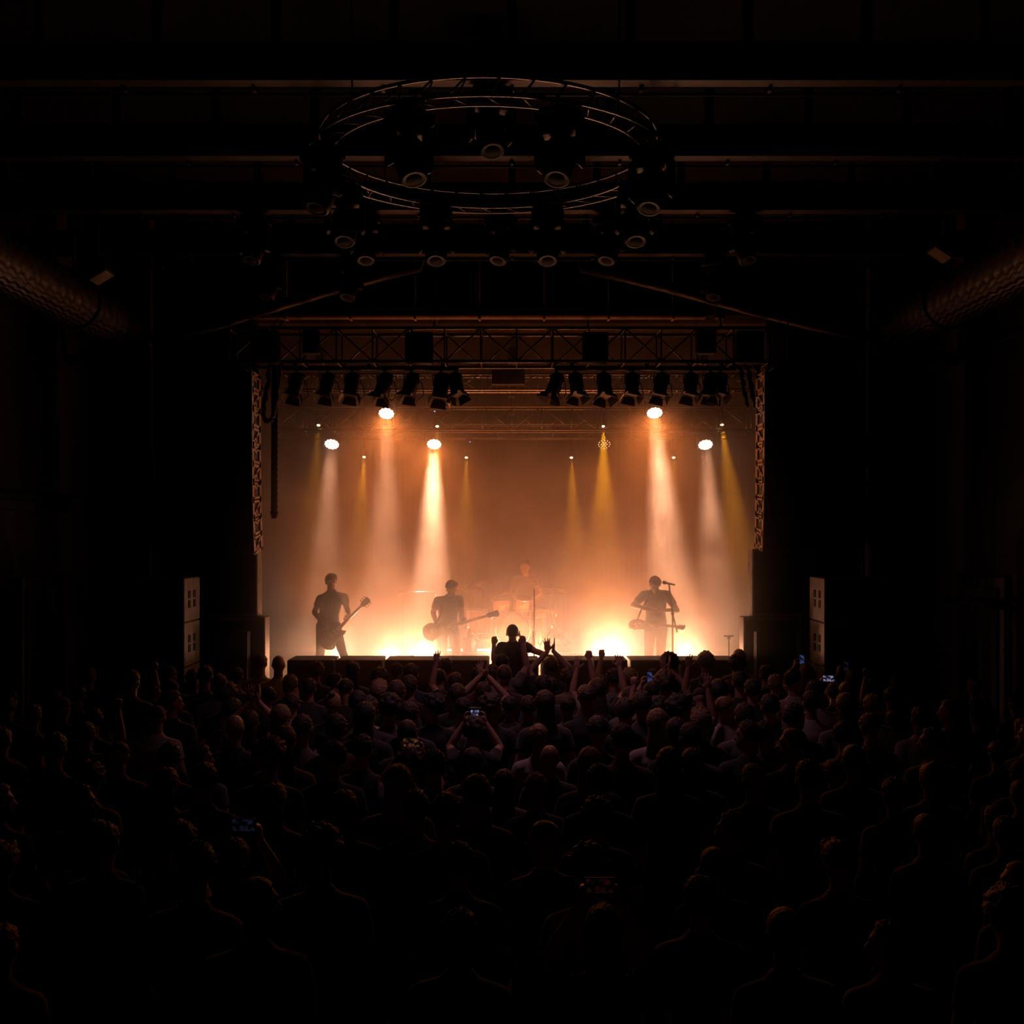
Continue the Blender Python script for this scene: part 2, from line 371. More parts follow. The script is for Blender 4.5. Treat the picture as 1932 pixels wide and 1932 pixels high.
for (px,py,Y,pw,tx),lb in zip(SMALL,SL):
    c=P(px,py,Y); tgt=Vector((P(tx,1240,Y-.9).x,Y-.9,1.1)); d=(tgt-c).normalized(); e=empty('beam_light',c)
    face=Vector((0,-.5,-.86)).normalized(); M=frame((0,0,0),z=-face)
    h=MB(); h.lathe([(.03,-.005),(.05,-.005),(.055,.02),(.055,.09),(.04,.14),(.02,.15)],M,18); h.build('head',BLACKM,e)
    hh=(hang3 if Y<18 else hang4)-c.z
    y=MB(); 
    for s in(-1,1): y.box((s*.065,.03,.06),(.012,.03,.16),bev=.003)
    y.box((0,.03,.14),(.142,.04,.015)); y.tube([(0,.03,.14),(0,.03,max(.2,hh))],.012,8); y.box((0,.03,max(.2,hh)),(.05,.08,.06),bev=.005); y.build('yoke',BLACKM,e)
    l=MB(); l.lathe([(.001,-.012),(.022,-.009),(.034,0),(.034,.005)],M,16); l.build('lens',SPOTG,e)
    lamp_light('SPOT','amber_beam',c+face*.05,tgt,pw*14,AMBER,.03,20,.8)
    tag(e,lb,'stage light',group='small amber beam lights')
m=MB(); m.box(P(820,776,17.5),(.05,.04,.03)); m.box(P(820,776,17.47),(.016,.016,.016),mi=1); tag(m.build('network_node',[BLACKM,BLUELED]),'tiny box with a blue status light on the middle truss','electronics box')
m=MB(); q=P(887,834,18.85); m.box(q,(.05,.04,.03)); m.box(q+Vector((0,-.03,0)),(.014,.016,.014),mi=1); m.box(q+Vector((0,.04,.05)),(.02,.06,.12)); tag(m.build('network_node',[BLACKM,BLUELED]),'tiny box with a blue status light on the rear truss','electronics box')

# theatre spotlights on the front pipe
PY=14.62
pz=P(0,696,PY).z
for x0,x1,lb in((530,862,'left'),(1052,1388,'right')):
    m=MB(); a=P(x0,0,PY).x; b=P(x1,0,PY).x; m.tube([(a,PY,pz),(b,PY,pz)],.025,10)
    for k in range(3):
        x=a+(b-a)*(.08+.42*k); m.box((x,PY,pz+.05),(.05,.06,.14))
    tag(m.build('lamp_pipe',BLACKM),'black pipe under the front truss carrying the %s row of spotlights'%lb,'pipe')
def spotlight_kit():
    e=empty('theatre_spotlight',(0,0,0))
    c=MB(); c.box((0,0,0.0),(.05,.07,.08),bev=.008); c.tube([(0,0,-.02),(0,0,-.09)],.012,8); c.build('clamp',BLACKM,e)
    y=MB(); 
    for s in(-1,1): y.box((s*.125,0,-.17),(.012,.035,.17),bev=.003)
    y.box((0,0,-.09),(.262,.035,.012)); y.build('yoke',BLACKM,e)
    h=MB(); M=frame((0,0,-.22),z=Vector((.18,.35,.9)))
    h.lathe([(.105,-.22),(.115,-.22),(.11,-.05),(.112,-.03),(.118,.0),(.112,.10),(.085,.15),(.04,.17)],M,22)
    for k in range(4): h.lathe([(.119,-.0+.03*k),(.124,0.006+.03*k),(.119,.012+.03*k)],M,22)
    h.build('lamp_body',BLACKM,e)
    l=MB(); l.lathe([(.002,-.205),(.06,-.21),(.1,-.2),(.1,-.19)],M,20); l.build('lens',LENSOFF,e)
    for s in range(4):
        b=MB(); ang=s*math.pi/2; dx,dy=math.cos(ang),math.sin(ang); tx,ty=-dy,dx
        q=[M@Vector((dx*.11+tx*.09,dy*.11+ty*.09,-.22)),M@Vector((dx*.11-tx*.09,dy*.11-ty*.09,-.22)),M@Vector((dx*.17-tx*.12,dy*.17-ty*.12,-.33)),M@Vector((dx*.17+tx*.12,dy*.17+ty*.12,-.33))]
        off=M.to_3x3()@Vector((dx*.005,dy*.005,0)); q2=[p+off for p in q]
        b.add(q+q2,[(0,1,2,3),(7,6,5,4),(0,4,5,1),(1,5,6,2),(2,6,7,3),(3,7,4,0)]); b.build('barn_door',BLACKM,e)
    w_=MB(); w_.tube([(.09,.02,-.12),(.17,.03,-.25),(.2,.02,-.42),(.12,0,-.5),(.06,0,-.42),(.09,.03,-.3)],.008,6); w_.build('cable',RUBBER,e)
    return e
SPX=[(560,.1,1),(618,.05,1),(664,.15,1),(726,-.2,1.05),(776,-.1,1),(832,.1,1.1),(861,.6,1),(1050,-.5,1),(1086,.35,1),(1140,.35,1.05),(1193,.15,1),(1249,.05,1),(1304,.1,1.0),(1340,-.1,1),(1360,.2,1)]
ORD=['first','second','third','fourth','fifth','sixth','seventh','eighth','ninth','tenth','eleventh','twelfth']
proto=spotlight_kit(); pk=kids(proto)
for i,(px,rz,sc) in enumerate(SPX):
    if i==0: o=proto
    else:
        o=proto.copy(); COL.objects.link(o)
        for k in pk: c=k.copy(); COL.objects.link(c); c.parent=o
    o.location=(P(px,0,PY).x,PY,pz); o.rotation_euler=(0,rng.uniform(-.08,.08),rz*1.6); o.scale=(sc*.88,)*3
    lf=i<7; n=i if lf else i-7
    tag(o,'black barn-door spotlight, %s from the left on the %s lamp pipe'%(ORD[n],'left' if lf else 'right'),'spotlight','theatre spotlights on the front pipes')
# square blinder lights on the front truss
def blinder(px0,px1,py0,py1,label,depth=.16,Y=14.4):
    a=P(px0,py0,Y); b=P(px1,py1,Y); e=empty('blinder_light',((a.x+b.x)/2,Y,(a.z+b.z)/2)); wx=b.x-a.x; hz=a.z-b.z
    h=MB(); h.box((0,0,0),(wx,depth,hz),bev=.015)
    h.box((0,depth/2+.02,hz*.3),(.06,.08,.06)); h.build('housing',BLACKM,e)
    for sx in(-1,1):
        for sz in(-1,1):
            l=MB(); l.lathe([(.002,.0),(min(wx,hz)*.2,.0),(min(wx,hz)*.22,.012),(min(wx,hz)*.2,.02)],frame((sx*wx*.24,-depth/2-.012,sz*hz*.24),z=(0,1,0)),16); l.build('lamp_cell',GRILLE,e)
    return tag(e,label,'blinder light',group='square blinder lights')
blinder(475,528,625,686,'black square lamp at the left end of the front truss')
blinder(572,603,622,668,'narrow black lamp on the front truss next to its left-end lamp',Y=14.44)
blinder(765,817,628,687,'black square lamp on the front truss above the fourth and fifth left spotlights')
blinder(1099,1147,628,686,'black square lamp on the front truss above the right row of spotlights')
blinder(1313,1350,622,668,'narrow black lamp on the front truss next to its right-end lamp',Y=14.44)
blinder(1388,1440,625,686,'black square lamp at the right end of the front truss')
m=MB(); a=P(928,697,15.8); b=P(990,727,15.8); m.box(((a.x+b.x)/2,15.8,(a.z+b.z)/2),(b.x-a.x,.14,a.z-b.z),bev=.01)
for k in range(5): m.box(((a.x+b.x)/2,15.72,b.z+.04+.04*k),(b.x-a.x-.04,.01,.012))
m.box(((a.x+b.x)/2,15.9,a.z-.02),(.1,.14,.05))
tag(m.build('dimmer_box',BLACKM),'flat black box on the slim truss at the middle of the stage','electronics box')
# hanging cable loops by the arrays
def cable_loops(name,pts_list,label,r=.035,mtl=RUBBER):
    m=MB()
    for pts in pts_list:
        out=[]
        for i in range(len(pts)-1):
            for t in range(6):
                q=Vector(pts[i]).lerp(Vector(pts[i+1]),t/6); q+=Vector((math.sin((i*6+t)*1.3)*.006,0,0)); out.append(q)
        out.append(Vector(pts[-1])); rs=[r*(1.0+.25*math.sin(i*1.9)) for i in range(len(out))]; rs[0]=r*.6; rs[-1]=r*.2
        m.tube(out,rs,8)
    return tag(m.build(name,mtl),label,'cable')
Yc=14.6
cable_loops('hanging_cable',[[P(1384,684,Yc),P(1398,700,Yc),P(1402,730,Yc),P(1410,770,Yc)],[P(1402,684,Yc),P(1412,700,Yc),P(1418,735,Yc),P(1426,774,Yc)],[P(1420,684,Yc),P(1430,700,Yc),P(1437,730,Yc),P(1438,765,Yc)]],'twisted black cables dangling beside the top of the right array')
cable_loops('hanging_cable',[[P(478,684,Yc),P(486,710,Yc),P(492,740,Yc)],[P(508,684,Yc),P(507,720,Yc),P(498,760,Yc),P(496,788,Yc)],[P(530,684,Yc),P(525,720,Yc),P(520,760,Yc),P(514,790,Yc)],[P(496,788,Yc),P(505,796,Yc),P(514,790,Yc)]],'looped black chains dangling beside the top of the left array')
m=MB(); a=P(518,690,14.75); b=P(517,965,14.75); m.tube([a,b],[.045]*2,10); m.tube([b,b+Vector((0,0,-.1))],[.06,.035],12); m.tube([a,(a.x,a.y,8)],.008,6)
for k in range(24): 
    q=a.lerp(b,k/24); m.tube([q+Vector((.05,-.02,0)),q+Vector((.045,-.02,-.03))],.01,5)
tag(m.build('chain_bag',DRAPE),'long black tube of gathered chain hanging inside the left array','chain bag')

# ------------------------------------------------------------------ loudspeakers
def line_array(sx, label):
    px_in=474 if sx<0 else 1444; px_out=292 if sx<0 else 1630; Y=14.0
    xin=(px_in-966)/F*Y; xout=(px_out-966)/F*Y
    bot=P(0,1048 if sx<0 else 1042,Y).z; top=P(0,700,Y).z
    e=empty('line_array',((xin+xout)/2,Y,bot)); org=Vector(e.location); n=10
    ang=0; y=Y; z=top; hts=(top-bot)/n
    f=MB(); f.box(Vector(((xin+xout)/2,Y+.25,top+.08))-org,(abs(xout-xin)*.8,.6,.06),bev=.01)
    for q in(-.3,.3): f.tube([Vector(((xin+xout)/2+q,Y+.25,top+.1))-org,Vector(((xin+xout)/2+q,Y+.25,8))-org],.01,6)
    f.build('fly_frame',BLACKM,e)
    # the column curves: lower boxes lean back under
    yy=Y; zz=top
    for i in range(n):
        a0=math.radians(0.3*i+ (i>5)*(i-5)*1.6)
        h=hts/max(.9,math.cos(a0)); d=Vector((0,math.sin(a0),-math.cos(a0))); nrm=Vector((0,math.cos(a0),math.sin(a0)))
        c0=Vector((0,yy,zz)); c1=c0+d*hts; yy,zz=c1.y,c1.z
        dep=.46; cx=(xin+xout)/2; wx=abs(xout-xin); hh=hts*.94
        M=Matrix((Vector((1,0,0)),nrm,-d)).transposed()
        cen=(c0+c1)/2+nrm*dep/2+Vector((cx,0,0))-org
        b=MB(); b.box(cen,(wx,dep,hh),M,bev=.012)
        b.box(cen-nrm*(dep/2+.004)+Vector((0,0,0)),(wx*.94,.012,hh*.86),M,mi=1)
        cab=b.build('cabinet',[CAB,GRILLE],e)
        # rigging frame on the inner side: light struts round dark openings
        s=-sx; xs=xin-cx+s*.008
        r=MB()
        def bar(u0,v0,u1,v1,t=.028):
            p0=(c0+c1)/2+nrm*(dep*u0)-d*(hts*v0)+Vector((xin+s*.01,0,0))-org; p1=(c0+c1)/2+nrm*(dep*u1)-d*(hts*v1)+Vector((xin+s*.01,0,0))-org
            ax=(p1-p0).normalized(); tt=ax.cross(Vector((1,0,0))).normalized()
            r.box((p0+p1)/2,((p1-p0).length,t,.014),Matrix((ax,tt,ax.cross(tt))).transposed())
        bar(.05,-.5,.05,.5,.09); bar(.93,-.5,.93,.5,.11)
        bar(.0,-.42,1,-.42,.05); bar(.0,.42,1,.42,.05)
        if i%2: bar(.1,-.4,.9,.4,.04); bar(.5,-.4,.5,.1,.06)
        else: bar(.1,.4,.5,.1,.03); bar(.9,.42,.5,.25,.05)
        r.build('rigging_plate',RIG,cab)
    return tag(e,label,'loudspeaker array')
line_array(-1,'tall curved column of loudspeakers hanging left of the stage')
line_array(1,'tall curved column of loudspeakers hanging right of the stage')
def sub(cx,cy,z,wx,dep,h,label,name='subwoofer',group=None,holes=0,mtl=None):
    e=empty(name,(cx,cy,z)); b=MB(); b.box((0,0,h/2),(wx,dep,h-.006),bev=.012)
    b.build('cabinet',mtl or CAB,e)
    g=MB(); g.box((0,-dep/2-.006,h/2),(wx*.93,.014,h*.9),bev=.004); g.build('grille',GRILLE,e)
    if holes:
        for q in(-.19,.13):
            hd=MB()
            for zz in(.62,.40):
                hd.box((holes*(wx/2+.002),q*dep+ (0),h*zz),(.012,.085,h*.17),bev=.004)
            hd.build('handle_recess',GRILLE,e)
    return tag(e,label,'loudspeaker',group)
for sx in(-1,1):
    px=347 if sx<0 else 1556; Y=13.1 if sx<0 else 13.1
    xin=(px-966)/F*Y if sx<0 else (1556-966)/F*Y
    lv=['bottom','second from bottom','middle','second from top','top']
    for k in range(5):
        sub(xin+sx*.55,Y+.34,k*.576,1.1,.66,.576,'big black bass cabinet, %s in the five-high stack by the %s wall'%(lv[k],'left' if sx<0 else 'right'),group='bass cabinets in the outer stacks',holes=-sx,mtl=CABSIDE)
# stage side stacks (inner)
for sx in(-1,1):
    nm='left' if sx<0 else 'right'
    Y=14.35; hi=P(487 if sx<0 else 1418,0,Y).x; lo=P(500 if sx<0 else 1403,0,Y).x
    ztop=P(0,1035,Y).z; zmid=P(0,1164,Y).z; zl=1.12
    # lower bass cabinet on a case, two tall tops above
    m=MB(); m.box((lo+sx*.37,Y+.3,.6),(.78,.62,1.2),bev=.01); 
    for k in range(3): m.box((lo+sx*.37,Y-.012,.2+.35*k),(.78,.01,.02),mi=1)
    tag(m.build('flight_case',[CAB,ALU]),'tall black case under the %s side loudspeakers'%nm,'case')
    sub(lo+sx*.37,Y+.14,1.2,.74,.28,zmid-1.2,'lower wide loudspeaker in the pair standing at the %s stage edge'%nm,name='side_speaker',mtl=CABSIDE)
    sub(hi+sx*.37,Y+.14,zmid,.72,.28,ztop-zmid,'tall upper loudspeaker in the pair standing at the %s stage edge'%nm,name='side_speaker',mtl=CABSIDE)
    # low case in front with a thin metal edge
    x0,x1=(392,466) if sx<0 else (1428,1503); Yq=14.05; a=P(x0,1192,Yq); b=P(x1,0,Yq)
    m=MB(); m.box(((a.x+b.x)/2,Yq+.1,a.z/2),(b.x-a.x,.2,a.z),bev=.01)
    xi=b.x if sx<0 else a.x
    m.tube([(xi,Yq-.01,.05),(xi,Yq-.01,a.z)],.009,6,mi=1); m.tube([(a.x,Yq-.01,a.z),(b.x,Yq-.01,a.z)],.009,6,mi=1)
    tag(m.build('road_case',[CAB,STEEL]),'low dark road case in front of the %s side loudspeakers'%nm,'case')
    # two slack ropes
m=MB(); m.tube([P(1512,1040,14.2),P(1514,1180,14.2)],.006,5); m.tube([P(1514,1060,14.2),P(1518,1120,14.2),P(1527,1190,14.2)],.006,5); m.tube([P(1512,1040,14.2),(P(1512,0,14.2).x,14.25,3.5)],.006,5)
tag(m.build('hanging_rope',RUBBER),'two thin slack ropes hanging below the right array','rope')
# row of cabinets along the stage front
FX=[539,631,723,821,925,1019,1119,1187,1283,1396]; FY=14.0
FY=14.15
ftop=P(0,1245,FY+.0).z
for i in range(len(FX)-1):
    a=P(FX[i]+2.5,0,FY).x; b=P(FX[i+1]-2.5,0,FY).x
    sub((a+b)/2,FY+.27,0,b-a,.54,ftop,'black front-fill bass cabinet at the stage lip, %s from the left'%ORD[i],name='stage_subwoofer',group='bass cabinets along the stage front')

# ------------------------------------------------------------------ floor strobes
for i,(px,py,pw,Y) in enumerate(FOOT):
    c=P(px,py-2,Y); e=empty('strobe_light',(c.x,Y+.08,1.1)); wz=c.z-1.1
    wd={642:.17,735:.20,793:.2,812:.14,935:.09,1013:.3,1130:.12,1148:.16,1168:.16,1290:.17}[px]; hh=.075 if px not in(935,1148,1168,1290,642) else .11
    st=MB(); st.box((0,0,.02),(max(wd,.16),.22,.04),bev=.01)
    for s in(-1,1): st.box((s*(wd/2+.015),.02,wz/2),(.012,.03,wz),bev=.002)
    st.build('stand',BLACKM,e)
    b=MB(); b.box((0,.03,wz),(wd+.015,.10,hh+.02),bev=.01); b.build('housing',BLACKM,e)
    g=MB(); g.box((0,-.022,wz),(wd,.012,hh),bev=.005); g.box((0,.0,wz+hh/2+.008),(wd,.05,.006)); g.build('lamp_face',GLOW,e)
    lamp_light('SPOT','strobe_beam',Vector((c.x,Y-.03,c.z+hh/2+.05)),Vector((c.x,Y+.5,c.z+1.2)),pw*3.6,WARM,.05,150,1.0); lamp_light('POINT','strobe_glow',Vector((c.x,Y-.05,c.z+hh/2+.06)),(0,0,0),pw*.22,GLOWC,.05); lamp_light('SPOT','strobe_beam',Vector((c.x,Y-.06,c.z+.02)),Vector((c.x,Y-3,c.z+.1)),pw*1.9,(1.0,.38,.16),.05,110,1.0)
    tag(e,'glowing strobe on the stage floor, %s'%['at the feet of the wide-stance guitarist','between the guitarist and the bass player','left one of the pair by the bass player','right one of the pair by the bass player','under the elbow of the raised man','under the outstretched arm of the raised man','behind the raised fist right of the middle','left one of the brightest pair right of the middle','right one of the brightest pair right of the middle','right of the singer'][i],'strobe','strobes along the stage front')
# drum riser
m=MB(); m.box((-.02,17.5,1.33),(3.2,2.1,.46),bev=.01); m.box((-.02,16.44,1.545),(3.2,.03,.02),mi=1)
tag(m.build('drum_riser',[STAGE,ALU]),'low black platform under the drum kit','riser')
for i,(x0,x1) in enumerate(((826,874),(899,928))):  # glowing strips stand in for lamp light reflected off the riser top
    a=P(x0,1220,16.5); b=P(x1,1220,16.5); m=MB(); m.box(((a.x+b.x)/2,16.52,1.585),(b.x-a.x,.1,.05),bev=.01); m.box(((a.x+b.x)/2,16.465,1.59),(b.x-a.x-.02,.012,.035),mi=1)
    tag(m.build('lit_edge_strip',[BLACKM,mat('lit_edge_glow',(1,.9,.8),emit=(1,.72,.48),es=3.5)]),'glowing strip standing in for the lit riser edge, %s'%('behind the legs of the bass player','right of the water bottle')[i],'lit edge strip')
# ------------------------------------------------------------------ drum kit
def cymbal(px,py,Y,r,tilt,label,base_z=1.56,hi=False,stand_px=None):
    c=P(px,py,Y); e=empty('cymbal_stand',(c.x,Y,base_z)); h=c.z-base_z
    M=Matrix.Translation((0,0,h))@Matrix.Rotation(tilt[0],4,'Y')@Matrix.Rotation(tilt[1],4,'X')
    cy=MB(); cy.lathe([(.004,.036),(.03,.034),(.048,.012),(.1,.007),(r*.7,.0),(r,-.012),(r,-.014),(r*.7,-.003),(.05,.006)],M,40)
    cy.build('cymbal',BRASS,e)
    if hi:
        c2=MB(); c2.lathe([(.004,-.05),(.03,-.05),(.05,-.03),(r,-.02),(r,-.018),(.05,-.026)],M,40); c2.build('cymbal',BRASS,e)
    s=MB(); s.tube([(0,0,.25),(0,0,h)],.011,8); s.tube([(0,0,.2),(0,0,h*.55)],.016,8); s.tube([(0,0,h),(0,0,h+.06)],.006,8); s.tube([(0,0,h+.03),(0,0,h+.055)],.014,8)
    s.build('stand_tube',CHROME,e)
    for k in range(3):
        t=2*math.pi*k/3+.4; l=MB(); l.tube([(0,0,.35),(.26*math.cos(t),.26*math.sin(t),.012)],.009,6); l.tube([(0,0,.2),(.15*math.cos(t),.15*math.sin(t),.15)],.006,6); l.build('leg',CHROME,e)
    return tag(e,label,'cymbal',group='cymbals of the drum kit')
cymbal(884,1108,16.9,.24,(.06,.1),'wide bright cymbal just right of the head of the bass player')
cymbal(908,1101,17.35,.23,(-.22,.08),'tilted cymbal overlapping behind the one by the bass player')
cymbal(952,1121,17.1,.2,(-.2,.12),'low tilted cymbal left of the drummer')
cymbal(1041,1106,17.0,.235,(.03,.16),'golden cymbal right of the drummer showing its underside',hi=False)
cymbal(1049,1118,17.45,.15,(.02,.03),'small hi-hat pair below the golden cymbal',hi=True)
def drum(name,loc,r,h,axis,label,legs=0,col=(.25,.12,.07)):
    e=empty(name,loc); M=frame((0,0,0),z=axis); s=MB(); s.lathe([(r*.98,-h/2),(r,-h/2+.004),(r,h/2-.004),(r*.98,h/2)],M,36)
    s.build('shell',mat('drum_shell',col,rough=.25,scale=4),e)
    for q in(-1,1):
        hd=MB(); hd.lathe([(r*.97,q*(h/2)-.002),(r*.97,q*(h/2)+.004)],M,36); hd.build('drum_head',mat('drum_skin',(.16,.13,.11),rough=.5),e)
        hp=MB(); hp.lathe([(r*.98,q*(h/2-.012)-.012),(r+.014,q*(h/2-.012)-.012),(r+.014,q*(h/2-.012)+.012),(r*.98,q*(h/2-.012)+.012)],M,36); hp.build('hoop',CHROME,e)
    lg=MB()
    for k in range(8):
        t=2*math.pi*k/8; lg.tube([M@Vector(((r+.012)*math.cos(t),(r+.012)*math.sin(t),-h/2)),M@Vector(((r+.012)*math.cos(t),(r+.012)*math.sin(t),h/2))],.005,5)
    lg.build('tension_rods',CHROME,e)
    z0=loc[2]-1.56
    for k in range(legs):
        t=2*math.pi*k/legs+.5; l=MB(); l.tube([(r*.98*math.cos(t),r*.98*math.sin(t),-h*.2),((r+.03)*math.cos(t),(r+.03)*math.sin(t),-z0+.005)],.008,6); l.build('leg',CHROME,e)
    return tag(e,label,'drum',group='drums of the kit')
kx=P(968,0,17.0).x
drum('bass_drum',(kx,17.0,1.56+.30),.28,.4,(0,1,0),'large bass drum facing the crowd at the middle of the riser')
drum('rack_tom',(kx-.2,16.98,2.31),.14,.2,(-.1,-.3,1),'left small tom drum above the bass drum',legs=1)
drum('rack_tom',(kx+.16,16.98,2.31),.14,.2,(.1,-.3,1),'right small tom drum above the bass drum',legs=1)
drum('floor_tom',(kx-.6,17.35,1.98),.2,.4,(0,0,1),'floor tom standing left of the bass drum',legs=3)
drum('snare_drum',(kx+.42,17.42,2.12),.18,.14,(0,-.05,1),'shallow snare drum right of the bass drum',legs=3)
m=MB(); sx_=P(995,0,17.9).x
e=empty('drum_stool',(sx_,17.95,1.56)); m.lathe([(.16,.44),(.18,.46),(.18,.51),(.15,.53)],Matrix.Identity(4),20); m.build('seat',BLACKM,e)
m=MB(); m.tube([(0,0,.12),(0,0,.45)],.02); m.build('post',CHROME,e)
for k in range(3):
    t=2*math.pi*k/3; l=MB(); l.tube([(0,0,.25),(.24*math.cos(t),.24*math.sin(t),.012)],.01,6); l.build('leg',CHROME,e)
tag(e,'round stool under the drummer','stool')
# water bottle on the riser
c=P(893,1222,16.6); e=empty('water_bottle',(c.x,16.6,1.56))
m=MB(); m.lathe([(.034,0),(.038,.01),(.036,.03),(.038,.06),(.036,.09),(.038,.13),(.038,.15),(.02,.19),(.014,.2)],Matrix.Identity(4),18); m.build('bottle',mat('bottle_plastic',(.5,.55,.55),(.42,.47,.48),rough=.15),e)
m=MB(); m.lathe([(.0385,.10),(.0392,.10),(.0392,.15),(.0385,.15)],Matrix.Identity(4),18); m.build('label',mat('bottle_label',(.75,.8,.8),rough=.5),e)
m=MB(); m.lathe([(.016,.195),(.016,.22)],Matrix.Identity(4),12); m.build('cap',mat('white_cap',(.8,.8,.78)),e)
e.scale=(1.0,1.0,1.0); tag(e,'clear water bottle on the riser edge right of the bass player','bottle')
# microphone stands
def mic_stand(px,ytop,Y,label,boom=None,mic=True,tbar=False,zf=1.1):
    c=P(px,ytop,Y); e=empty('microphone_stand',(c.x,Y,zf)); h=c.z-zf
    b=MB(); b.lathe([(.13,0),(.13,.015),(.03,.03),(.015,.05)],Matrix.Identity(4),24); b.build('base',BLACKM,e)
    if boom:
        j=P(boom[0],boom[1],Y); jh=j.z-zf; jx=j.x-c.x
        e.location.x=j.x; p=MB(); p.tube([(0,0,.02),(0,0,jh)],.0135,8); p.build('pole',BLACKM,e)
        q=MB(); a=Vector((-jx,0,h)); bb=Vector((.07,0,jh-.28)); q.tube([a,Vector((0,0,jh)),bb],.0125,8); q.tube([(0,-.02,jh),(0,.02,jh)],.025,10); q.build('boom',BLACKM,e); top=a
    else:
        p=MB(); p.tube([(0,0,.02),(0,0,h*.55)],.013,8); p.tube([(0,0,h*.5),(0,0,h)],.0105,8); p.tube([(0,0,h*.52),(0,0,h*.58)],.02,8); p.build('pole',BLACKM,e); top=Vector((0,0,h))
    if tbar:
        t=MB(); t.tube([(-.07,0,h),(.07,0,h)],.011,8); t.box((0,0,h-.02),(.04,.04,.05)); t.build('crossbar',BLACKM,e)
    if mic:
        k=MB(); M=frame(top,z=Vector((-.75,.5,.15))); k.lathe([(.012,-.1),(.018,.04),(.02,.05)],M,12); k.lathe([(.018,.05),(.027,.06),(.029,.08),(.022,.1),(.005,.108)],M,14); k.build('microphone',CHROME if False else BLACKM,e)
    return tag(e,label,'microphone stand')
mic_stand(1008,1112,15.5,'straight microphone stand alone at the middle of the stage',mic=False)
mic_stand(1262,1101,15.45,'boom microphone stand in front of the singer',boom=(1269,1158))
mic_stand(1375,1200,15.3,'short T-topped stand right of the singer',mic=False,tbar=True)
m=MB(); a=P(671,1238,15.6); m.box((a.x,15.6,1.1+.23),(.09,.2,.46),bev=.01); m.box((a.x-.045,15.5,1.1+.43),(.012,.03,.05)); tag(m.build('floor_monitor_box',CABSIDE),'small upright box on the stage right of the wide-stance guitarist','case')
m=MB(); a=P(740,1240,17.2); m.box((a.x,17.2,1.1+.2),(.5,.3,.4),bev=.02); m.box((a.x,17.04,1.3),(.44,.012,.32),mi=1); tag(m.build('guitar_amplifier',[CAB,GRILLE]),'low amplifier standing far back between guitarist and bass player','amplifier')
m=MB(); a=P(750,1117,17.9); b=P(822,1117,17.9); m.tube([a,b],.012,6)
for x in(a.x+.1,b.x): m.tube([(x,17.9,1.1),(x,17.9,a.z)],.007,6)
tag(m.build('equipment_rail',ALU),'thin horizontal rail standing behind the bass player at shoulder height','rail')

# ------------------------------------------------------------------ people
def sph(c,r,M=None,nu=14,nv=9):
    c=Vector(c); r=r if isinstance(r,(tuple,list)) else (r,r,r); M=M or Matrix.Identity(3); vs=[];fs=[]
    vs.append(c+M@Vector((0,0,r[2])))
    for i in range(1,nv):
        a=math.pi*i/nv
        for k in range(nu):
            t=2*math.pi*k/nu; vs.append(c+M@Vector((r[0]*math.sin(a)*math.cos(t),r[1]*math.sin(a)*math.sin(t),r[2]*math.cos(a))))
    vs.append(c+M@Vector((0,0,-r[2]))); L=len(vs)-1
    for k in range(nu):
        j=(k+1)%nu; fs.append((0,1+k,1+j)); fs.append((L,L-nu+j,L-nu+k))
    for i in range(nv-2):
        for k in range(nu):
            j=(k+1)%nu; a=1+i*nu; fs.append((a+k,a+nu+k,a+nu+j,a+j))
    return vs,fs
class Fig:
    def __init__(s): s.mb=MB(); s.caps=[]
    def cap(s,a,b,r0,r1,tg):
        a=Vector(a);b=Vector(b); s.caps.append((a,b,r0,r1,tg)); d=b-a; L=d.length
        if L<1e-5: s.mb.add(*sph(a,r0)); return
        d/=L; pts=[];rs=[]
        for q in(-1,-.92,-.7,-.38,0): pts.append(a+d*r0*q); rs.append(max(r0*math.sqrt(max(0,1-q*q)),r0*.05))
        for t in(.33,.66): pts.append(a.lerp(b,t)); rs.append(r0+(r1-r0)*t)
        for q in(0,.38,.7,.92,1): pts.append(b+d*r1*q); rs.append(max(r1*math.sqrt(max(0,1-q*q)),r1*.05))
        s.mb.tube(pts,rs,14)
    def ell(s,c,r,M,tg):
        s.mb.add(*sph(c,r,M)); s.caps.append((Vector(c),Vector(c),sum(r)/3,sum(r)/3,tg))
